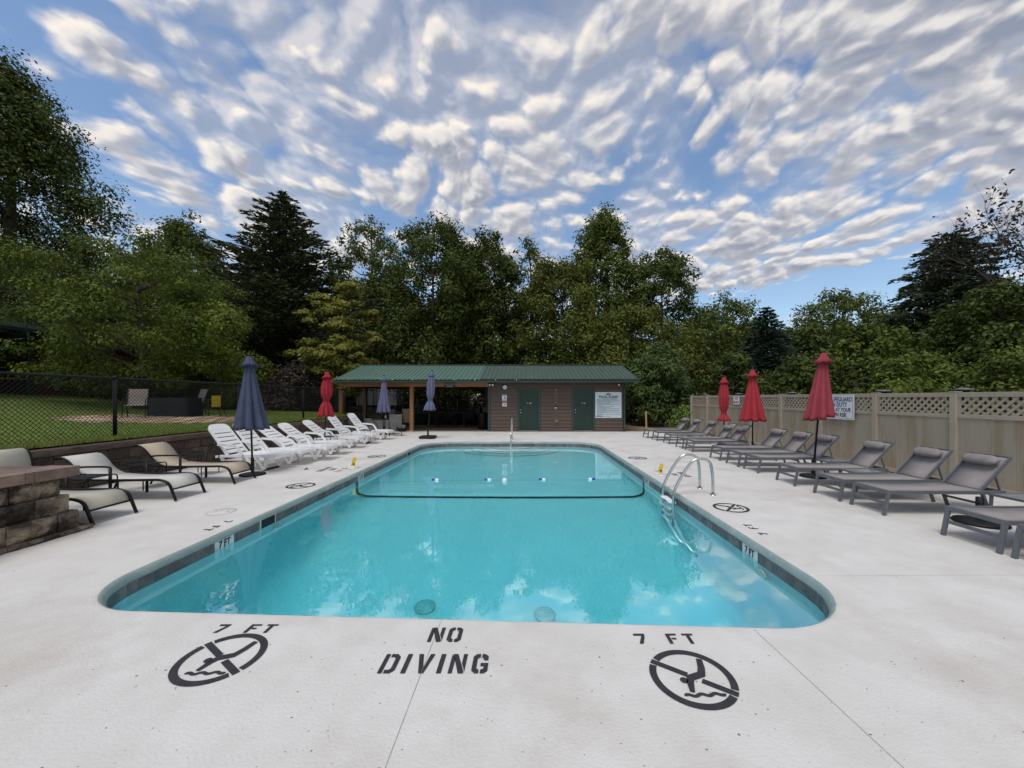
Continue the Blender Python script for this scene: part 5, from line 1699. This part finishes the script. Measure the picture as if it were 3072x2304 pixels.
MB().prism([(.12, 1.0), (.12, 1.38), (.65, 1.38), (1.15, 1.03)], -.87, .87, Matrix.Rotation(math.pi / 2, 4, 'X')).build('window', M_dglass, cr_)
for x in (-1.35, 1.35):
    for s in (-1, 1):
        w_ = MB().lathe([(0, -.1), (.29, -.1), (.32, -.06), (.32, .06), (.29, .1), (0, .1)], 18, cap=False).build('wheel', M_tyre, cr_)
        w_.matrix_local = Matrix.Translation((x, s * .80, .32)) @ Matrix.Rotation(math.pi / 2, 4, 'X')
sd = thing('garden_shed', 'small far shed with a green roof seen right of the pool house', 'shed', (15.6, 44, float(terrain(15.6, 44)) - .05))
MB().box((0, 0, .6), (2.6, 2, 1.2)).build('wall', M_conc, sd)
MB().add([(-1.6, -1.3, 1.15), (1.6, -1.3, 1.15), (1.6, 1.3, 1.15), (-1.6, 1.3, 1.15), (-1.6, 0, 1.75), (1.6, 0, 1.75)], [(0, 1, 5, 4), (2, 3, 4, 5), (0, 4, 3), (1, 2, 5), (3, 2, 1, 0)]).build('roof', M_roofA, sd)
MB().box((.2, -1.01, .5), (.7, .03, .95)).build('door', M_darkin, sd)
# ================================================================== TREES AND SHRUBS


def env(shape, t):
    t = np.clip(t, 0, 1)
    if shape == 'round':
        return np.sqrt(np.clip(1 - (2 * t - 1) ** 2, 0, 1)) ** .8
    if shape == 'oval':
        return np.sin(np.pi * t ** .75) ** .65
    if shape == 'cone':
        return np.minimum(1, .35 + 3 * t) * (1 - t) ** .72 + .03
    if shape == 'poplar':
        return np.minimum(1, .5 + 2 * t) * (1 - t ** 1.8) ** .8 * .97 + .03
    if shape == 'spread':
        return np.sin(np.pi * (t * .86 + .10)) ** .55
    if shape == 'bush':
        return np.sqrt(np.clip(1 - t ** 2.2, 0, 1)) * .97 + .03
    return np.ones_like(t)


def leaves_mesh(name, C, Dn, L, Wd, m, rs, up=.5, nrm=None):
    """diamond leaf per centre, long axis Dn, width axis tilted towards lying flat"""
    N = len(C)
    rnd = rs.normal(size=(N, 3)); rnd[:, 2] += up * 2
    if nrm is not None:
        rnd = nrm
        Dn = unit(Dn - nrm * (Dn * nrm).sum(1, keepdims=True))
    w = np.cross(Dn, rnd); w /= np.linalg.norm(w, axis=1, keepdims=True) + 1e-9
    nn = np.cross(w, Dn)
    V = np.empty((N, 4, 3))
    a, b = (L / 2)[:, None], (Wd / 2)[:, None]
    V[:, 0] = C - Dn * a; V[:, 1] = C + w * b + nn * b * .25; V[:, 2] = C + Dn * a; V[:, 3] = C - w * b + nn * b * .25
    return np_mesh(name, V, m, 4)


def unit(v):
    return v / (np.linalg.norm(v, axis=1, keepdims=True) + 1e-9)


def tree(name, label, px, top, hw, Y, shape, m, n, ls, cb, seed, bark=None, clump=1.0, dens=1.0, group='trees around the pool grounds', gz=None, squash=.85, trunks=1, nclump=None, cat='tree', asp=.5, hollow=.42, droop=0.0, xoff=0.0, air=0.0):
    bark = bark or M_bark
    x = (px - 1576) * Y / 1155; H = 1.64 + (1194 - top) * Y / 1155; r = hw * Y / 1155
    z0 = float(terrain(x, Y)) - .05 if gz is None else gz
    cbz = z0 + cb
    rs = np.random.RandomState(seed); g = random.Random(seed)
    t_ = thing(name, label, cat, (x, Y, z0), 0, group)
    Hc = H - cbz
    # clumps through the crown, crowded towards the outside
    nc = nclump or int(50 + 4.0 * r * Hc / (clump ** 1.2))
    tt = rs.rand(nc) ** .92; th = rs.rand(nc) * 2 * np.pi
    k1, k2, p1, p2 = rs.randint(2, 4), rs.randint(4, 7), rs.rand() * 6, rs.rand() * 6
    lob = (1 + .20 * np.sin(k1 * th + p1 + 4 * tt) + .14 * np.sin(k2 * th + p2 + 9 * tt)) * (1 + rs.normal(size=nc) * .10)
    q = hollow + (1 - hollow) * rs.rand(nc) ** .55
    stray = rs.rand(nc) < .16
    q = np.where(stray, q * 1.0 + .16, q)
    rad = r * env(shape, tt) * lob * q
    CC = np.stack([rad * np.cos(th), rad * np.sin(th), cb + tt * Hc], 1)
    CC[:, 2] -= droop * rad * .3
    rc = (.42 + .10 * r) * clump * (.6 + .8 * rs.rand(nc)) * (1 - .25 * tt)
    rc = np.clip(rc * .98, .24, 1.6); rc = np.where(stray, rc * .6, rc)
    CC[:, 2] += rs.normal(size=nc) * .035 * Hc * (tt > .5)
    # trunk and limbs
    tb = MB()
    R0 = max(.05, .022 * H + .03)
    stems = []
    for s in range(trunks):
        bx, by = (0, 0) if trunks == 1 else (g.uniform(-.3, .3) * r, g.uniform(-.3, .3) * r)
        pts = []; wob = [g.uniform(-1, 1) for _ in range(4)]
        Ht = (H - z0) * (.93 if shape in ('cone', 'poplar', 'oval') else .80)
        for k in range(10):
            u = k / 9
            pts.append(Vector((bx * (1 + u * 1.6) + .04 * H * math.sin(u * 3 + wob[0]) * u * .5, by * (1 + u * 1.6) + .03 * H * math.sin(u * 2.5 + wob[1]) * u * .5, Ht * u)))
        pts[0].z = -.1
        tb.tube(pts, [R0 * (1 - .88 * k / 9) * (1.35 if k == 0 else 1) / (1 if trunks == 1 else 1.5) for k in range(10)], 8)
        stems.append(pts)
    trk = tb.build('trunk', bark, t_)
    lb = MB(); nl = min(34, 10 + nc // 8)
    order = rs.permutation(nc)[:nl]
    for i in order:
        c = Vector(CC[i]); st = g.choice(stems)
        zz = max(cb * .75, c.z - (.35 + .35 * g.random()) * max(rad[i], .4)); zz = min(zz, st[-1].z * .96)
        u = zz / st[-1].z * 9; k = min(8, int(u)); s0 = st[k].lerp(st[k + 1], u - k)
        mid = s0.lerp(c, .5) + Vector((0, 0, -.08 * (c - s0).length + .16 * g.uniform(-1, 1)))
        rr = R0 * .30 * (1 - .6 * zz / (H - z0)) + .012
        lb.tube([s0, s0.lerp(mid, .5) + Vector((0, 0, .05)), mid, mid.lerp(c, .55), c], [rr, rr * .8, rr * .6, rr * .4, rr * .18], 5)
        # a few twigs out of the limb
        for j in range(3):
            e_ = c + Vector((g.gauss(0, 1), g.gauss(0, 1), g.gauss(0, .6))) * float(rc[i]) * .9
            lb.tube([mid.lerp(c, .3 + .2 * j), e_], [rr * .35, .006], 3)
    lb.build('limbs', bark, t_)
    # leaves
    per = (rc ** 2); per = per / per.sum()
    cnt = rs.multinomial(n, per)
    idx = np.repeat(np.arange(nc), cnt)
    off = rs.normal(size=(n, 3)); off = unit(off) * (rs.rand(n, 1) ** .5) * (.8 + .45 * rs.rand(n, 1))
    off[:, 2] *= squash
    P = CC[idx] + off * rc[idx][:, None] * 1.25
    if droop:
        P[:, 2] -= droop * (off[:, 0] ** 2 + off[:, 1] ** 2) * rc[idx] * .6
    if air:
        keep = rs.rand(n) > air * (P[:, 2] - cb) / Hc
        P = P[keep]; off = off[keep]; idx = idx[keep]
    N = len(P)
    out = unit(off + unit(P - np.array([0, 0, cb + Hc * .4])) * .5 + rs.normal(size=(N, 3)) * .7 + np.array([0, 0, -.25]))
    Ls = ls * (.65 + .7 * rs.rand(N)); Ws = Ls * asp * (.8 + .4 * rs.rand(N))
    nrm = unit(unit(off) * .9 + rs.normal(size=(N, 3)) * .42 + np.array([0, 0, .45]))
    place(leaves_mesh('crown', P, out, Ls, Ws, m, rs, nrm=nrm), 'crown', t_)
    return t_


def conifer(name, label, px, top, hw, Y, m, seed, n_lev=34, ls=.34, br=9, droop=.25, per=34, base=1.2, up=.0, group='trees around the pool grounds', gz=None, power=.85, asp=.32, ragged=.25):
    x = (px - 1576) * Y / 1155; H0 = 1.64 + (1194 - top) * Y / 1155; r = hw * Y / 1155
    z0 = float(terrain(x, Y)) - .05 if gz is None else gz
    H = H0 - z0
    rs = np.random.RandomState(seed); g = random.Random(seed)
    t_ = thing(name, label, 'tree', (x, Y, z0), 0, group)
    MB().tube([(.05 * math.sin(k), 0, H * k / 8 - .1) for k in range(9)], [max(.012, (.018 * H + .03) * (1 - k / 8.2)) for k in range(9)], 8).build('trunk', M_bark, t_)
    lb = MB(); P, D = [], []
    for lv in range(n_lev):
        u = (lv + .3) / n_lev
        z = base + (H - base) * u ** .92
        Lb = r * (1 - u) ** power * (1 + .0 * u) + .12
        nb = max(4, int(br * (1 - .45 * u)))
        a0 = rs.rand() * 6.28
        for b in range(nb):
            a = a0 + 2 * math.pi * b / nb + rs.normal() * .18
            L = Lb * (1 + rs.normal() * ragged * .6)
            L = max(L, .15)
            ca, sa = math.cos(a), math.sin(a)
            pts = []
            for k in range(5):
                q = k / 4
                dz = up * L * q - droop * L * q ** 1.7 + .10 * L * math.sin(q * 3.0)
                pts.append(Vector((ca * L * q, sa * L * q, z + dz)))
            lb.tube(pts, [.010 + .012 * L * (1 - k / 4.3) for k in range(5)], 3, cap=False)
            n = max(8, int(per * L / r * 1.6))
            qq = rs.rand(n) ** .7
            k = np.minimum(3, (qq * 4).astype(int)); fr = qq * 4 - k
            PA = np.array([list(p) for p in pts])
            c = PA[k] * (1 - fr[:, None]) + PA[k + 1] * fr[:, None]
            side = rs.normal(size=n) * .20 * L * (1.15 - qq) + rs.normal(size=n) * .05
            c[:, 0] += -sa * side; c[:, 1] += ca * side; c[:, 2] += -abs(side) * .25 - rs.rand(n) * .12 * L ** .5
            d = np.stack([ca + -sa * np.sign(side) * .7, sa + ca * np.sign(side) * .7, np.full(n, -.25 + up)], 1) + rs.normal(size=(n, 3)) * .28
            P.append(c); D.append(unit(d))
    lb.build('limbs', M_bark, t_)
    P = np.concatenate(P); D = np.concatenate(D); N = len(P)
    Ls = ls * (.6 + .8 * rs.rand(N)); Ws = Ls * asp
    place(leaves_mesh('crown', P, D, Ls, Ws, m, rs, up=.3), 'crown', t_)
    return t_


def twig_tree(name, label, px, top, hw, Y, seed):
    x = (px - 1576) * Y / 1155; H = 1.64 + (1194 - top) * Y / 1155; r = hw * Y / 1155
    z0 = float(terrain(x, Y)) - .05
    t_ = thing(name, label, 'tree', (x, Y, z0), 0, 'trees around the pool grounds')
    g = random.Random(seed); lb = MB(); tips = []

    def grow(p, d, L, rr, lev):
        pts = [p]; dd = d.copy()
        for k in range(4):
            dd = (dd + Vector((g.gauss(0, .16), g.gauss(0, .16), g.gauss(0, .10) + .02))).normalized()
            pts.append(pts[-1] + dd * L / 4)
        lb.tube(pts, [rr * (1 - .16 * k) for k in range(5)], 5 if lev < 2 else 3, cap=False)
        if lev >= 4:
            tips.append((pts[-1], dd)); tips.append((pts[2], dd)); return
        for k in range(3 if lev < 3 else 2):
            q = pts[g.choice([2, 3, 4])]
            nd_ = (dd * .8 + Vector((g.gauss(0, .55), g.gauss(0, .55), g.gauss(.12, .35)))).normalized()
            grow(q, nd_, L * g.uniform(.55, .78), rr * .5, lev + 1)
        if lev < 2:
            grow(pts[-1], dd, L * .75, rr * .65, lev + 1)
    MB().tube([(0, 0, -.1), (.1, 0, H * .25), (-.05, 0, H * .45)], [.16, .13, .11], 8).build('trunk', M_bark, t_)
    for k in range(6):
        a = k * 1.05
        grow(Vector((-.02, 0, H * (.28 + .03 * k))), Vector((.35 * math.cos(a), .35 * math.sin(a), 1)).normalized(), H * .24, .07, 0)
    lb.build('limbs', M_bark, t_)
    rs = np.random.RandomState(seed)
    P = np.array([list(a) for a, b in tips]); P = P[rs.rand(len(P)) < .45]
    # leaves hang on more densely low down
    P = np.repeat(P, 9, 0) + rs.normal(size=(len(P) * 9, 3)) * .16
    P = P[rs.rand(len(P)) < np.clip(1.15 - (P[:, 2] / H) * .75, .12, 1)]
    N = len(P); D = unit(rs.normal(size=(N, 3)))
    place(leaves_mesh('crown', P, D, .17 + .12 * rs.rand(N), .10 + .05 * rs.rand(N), L_pur, rs), 'crown', t_)
    return t_


# --- left side
tree('broadleaf_tree', 'tall dark broadleaf tree towering over the red cabin', 10, 220, 325, 21, 'cone', L_dark, 95000, .185, 1.8, 1, clump=1.0, nclump=520, asp=.55)
tree('broadleaf_tree', 'leafy bright green tree with low spreading branches before the red cabin', 420, 765, 290, 16.8, 'round', L_bright, 60000, .14, 1.0, 2, clump=.72, nclump=300, squash=.55, asp=.42, hollow=.3)
tree('broadleaf_tree', 'mid green tree rising behind the bright leafy tree', 555, 680, 160, 34, 'oval', L_mid, 30000, .28, 3, 3)
conifer('cedar_tree', 'big dark conifer with drooping sprays behind the lawn', 848, 575, 235, 30, L_con, 4, n_lev=52, ls=.46, br=12, droop=.05, per=78, base=.3, up=.42, power=.78, ragged=.42, asp=.26)
tree('dogwood_tree', 'yellowing dogwood with layered branches over the pavilion roof', 1030, 865, 108, 25, 'round', L_yel, 15000, .24, 1.2, 5, clump=.9, nclump=80, squash=.32, droop=.35)
tree('dogwood_tree', 'small yellow green dogwood low beside the pavilion roof end', 1010, 1010, 95, 22.5, 'round', L_yel, 6500, .22, 1.0, 6, clump=1.0, nclump=36, squash=.30, droop=.4)
tree('broadleaf_tree', 'thin airy tree with sky showing through its pale crown', 1105, 665, 135, 35, 'oval', L_mid, 19000, .25, 4.0, 7, clump=.8, nclump=190, air=.45, bark=M_barkp)
tree('broadleaf_tree', 'dense round dark green tree behind the pavilion', 1290, 690, 165, 31, 'spread', L_dark, 44000, .25, 1.5, 8)
tree('broadleaf_tree', 'dense dark tree with a square top behind the roof middle', 1460, 728, 118, 32, 'spread', L_dark, 32000, .25, 2.5, 9)
tree('broadleaf_tree', 'rounded dark tree filling the gap between the two dense dark trees', 1385, 745, 95, 33, 'spread', L_mid, 22000, .26, 2.0, 31)
tree('broadleaf_tree', 'slender airy tree with yellowish leaves behind the pool house', 1590, 742, 95, 36, 'oval', L_oliv, 15000, .25, 4.5, 10, clump=.9, nclump=130, air=.4, bark=M_barkp)
tree('broadleaf_tree', 'olive green tree with bare lower limbs behind the pool house roof', 1685, 800, 140, 30, 'spread', L_oliv, 28000, .24, 2.6, 11, bark=M_barkp)
tree('poplar_tree', 'tall pointed tree rising highest behind the pool house', 1815, 655, 155, 33, 'poplar', L_mid, 42000, .25, 3.0, 12, bark=M_barkp)
tree('broadleaf_tree', 'oak like tree at the end of the tall trees, leaning outwards', 1980, 770, 130, 32, 'spread', L_dark, 28000, .25, 3.0, 13, bark=M_barkp)
tree('broadleaf_tree', 'low spreading yellow green tree just behind the pool house', 1880, 935, 180, 28, 'round', L_oliv, 26000, .23, 1.5, 14, bark=M_barkp)
tree('laurel_bush', 'big glossy laurel bush standing at the right end of pool house', 1975, 1052, 92, 23, 'bush', L_gloss, 17000, .22, .7, 15, clump=.95, trunks=4, cat='bush', asp=.38, squash=.7, hollow=.5)
# --- right side
tree('broadleaf_tree', 'soft green tree between laurel bush and spruce', 2150, 918, 135, 38, 'round', L_mid, 24000, .28, 1.5, 16, clump=1.0)
conifer('spruce_tree', 'dark blue green spruce behind the tan fence', 2300, 918, 125, 30, L_spr, 17, n_lev=30, ls=.34, br=12, droop=.05, per=60, base=.3, up=.18, power=.80, asp=.30)
tree('broadleaf_tree', 'mid green tree beyond the spruce on the skyline', 2520, 895, 130, 44, 'round', L_mid, 22000, .32, 2.5, 18, clump=.95)
tree('broadleaf_tree', 'low dark tree filling the gap right of the spruce', 2420, 985, 90, 36, 'round', L_dark, 11000, .36, .5, 19)
conifer('hemlock_tree', 'large layered hemlock rising above the fence end', 2850, 698, 185, 26, L_hem, 20, n_lev=44, ls=.32, br=12, droop=.10, per=90, base=.6, up=.22, power=.50, ragged=.4, asp=.36)
twig_tree('bare_tree', 'half bare tree with thin dark twigs at the fence end', 3125, 520, 90, 22, 21)
tree('broadleaf_tree', 'dark green tree mass under the hemlock', 2700, 975, 150, 27, 'round', L_dark, 19000, .30, .3, 22)
tree('broadleaf_tree', 'dark leafy tree below the half bare tree', 3010, 870, 175, 21, 'round', L_dark, 21000, .26, .3, 23)
tree('broadleaf_tree', 'bushy green tree right behind the lifeguard sign', 2590, 1000, 120, 22, 'round', L_mid, 14000, .25, .2, 24)
tree('shrub', 'bright green shrub showing above the tan lattice', 2760, 1085, 165, 14.5, 'bush', L_bright, 15000, .17, .3, 25, trunks=3, cat='shrub', group='shrubs behind the tan fence', squash=.5)
tree('shrub', 'grey green shrub above the last lattice panel', 3010, 1075, 120, 12.5, 'bush', L_mid, 9000, .15, .3, 26, trunks=3, cat='shrub', group='shrubs behind the tan fence')
tree('shrub', 'dark shrub behind the fence under the spruce', 2400, 1090, 95, 19, 'bush', L_dark, 8000, .2, .3, 27, trunks=3, cat='shrub', group='shrubs behind the tan fence')
tree('shrub', 'dark shrub behind the far lattice panels', 2190, 1070, 85, 24, 'bush', L_dark, 8000, .22, .3, 28, trunks=3, cat='shrub', group='shrubs behind the tan fence')
tree('shrub', 'pale green shrub at the far end of the tan fence', 2052, 1228, 34, 19.2, 'bush', L_lime, 1500, .13, .1, 29, trunks=4, cat='shrub', group='shrubs around the pool house', gz=-.06, asp=.4)
# --- undergrowth and woods behind
spec = [(520, 1085, 70, 21, L_dark), (640, 1060, 80, 23, L_dark), (760, 1085, 80, 22, L_mid), (900, 1100, 75, 21.5, L_pur), (350, 1110, 70, 19.5, L_dark), (700, 1150, 50, 20, L_mid), (960, 1130, 55, 24, L_mid), (230, 1120, 50, 19, L_mid)]
where = ['behind the lawn chairs', 'under the big conifer', 'left of the yellow dogwood', 'with purplish leaves by the red umbrella', 'below the bright leafy tree', 'along the lawn behind the blue umbrella', 'under the dogwood', 'beside the red cabin porch']
for i, (px, tp, hw, Y, m) in enumerate(spec):
    tree('shrub', 'dense garden shrub ' + where[i], px, tp, hw, Y, 'bush', m, 7000, .18, .1, 60 + i, trunks=3, cat='shrub', group='shrubs along the lawn')
wood = [(150, 860, 200, 34), (330, 900, 160, 37), (480, 905, 150, 40), (640, 870, 150, 41), (760, 850, 140, 43), (900, 870, 150, 42), (1010, 820, 130, 44), (1150, 860, 150, 41), (1260, 905, 140, 46), (1400, 890, 150, 43),
        (1530, 1040, 130, 47), (1660, 1065, 120, 44), (1790, 1040, 130, 45), (1930, 1035, 130, 43), (2080, 985, 120, 48), (2240, 985, 120, 50), (2380, 1000, 130, 52), (2560, 985, 150, 46), (2740, 960, 150, 40), (2920, 940, 160, 36), (3090, 940, 170, 34), (60, 900, 160, 27)]
wlab = ['behind the towering broadleaf tree', 'behind the red cabin roof', 'behind the bright leafy tree', 'left of the big conifer', 'just left of the conifer trunk', 'right of the big conifer', 'behind the yellow dogwood', 'behind the thin airy tree', 'behind the dense round tree',
        'left of the square topped tree', 'behind the slender airy tree', 'behind the olive green tree', 'behind the tall pointed tree', 'behind the leaning oak like tree', 'behind the glossy laurel bush', 'left of the spruce', 'right of the spruce', 'behind the lifeguard sign',
        'left of the hemlock', 'right of the hemlock', 'behind the half bare tree', 'at the end of the cabin porch']
for i, (px, tp, hw, Y) in enumerate(wood):
    tree('woodland_tree', 'dark woodland tree in the back row ' + wlab[i], px, tp, hw, Y, 'round', (L_dark, L_mid, L_dark)[i % 3], 9000, .50, .2, 100 + i, clump=1.25, nclump=70, group='dark woodland trees in the background')
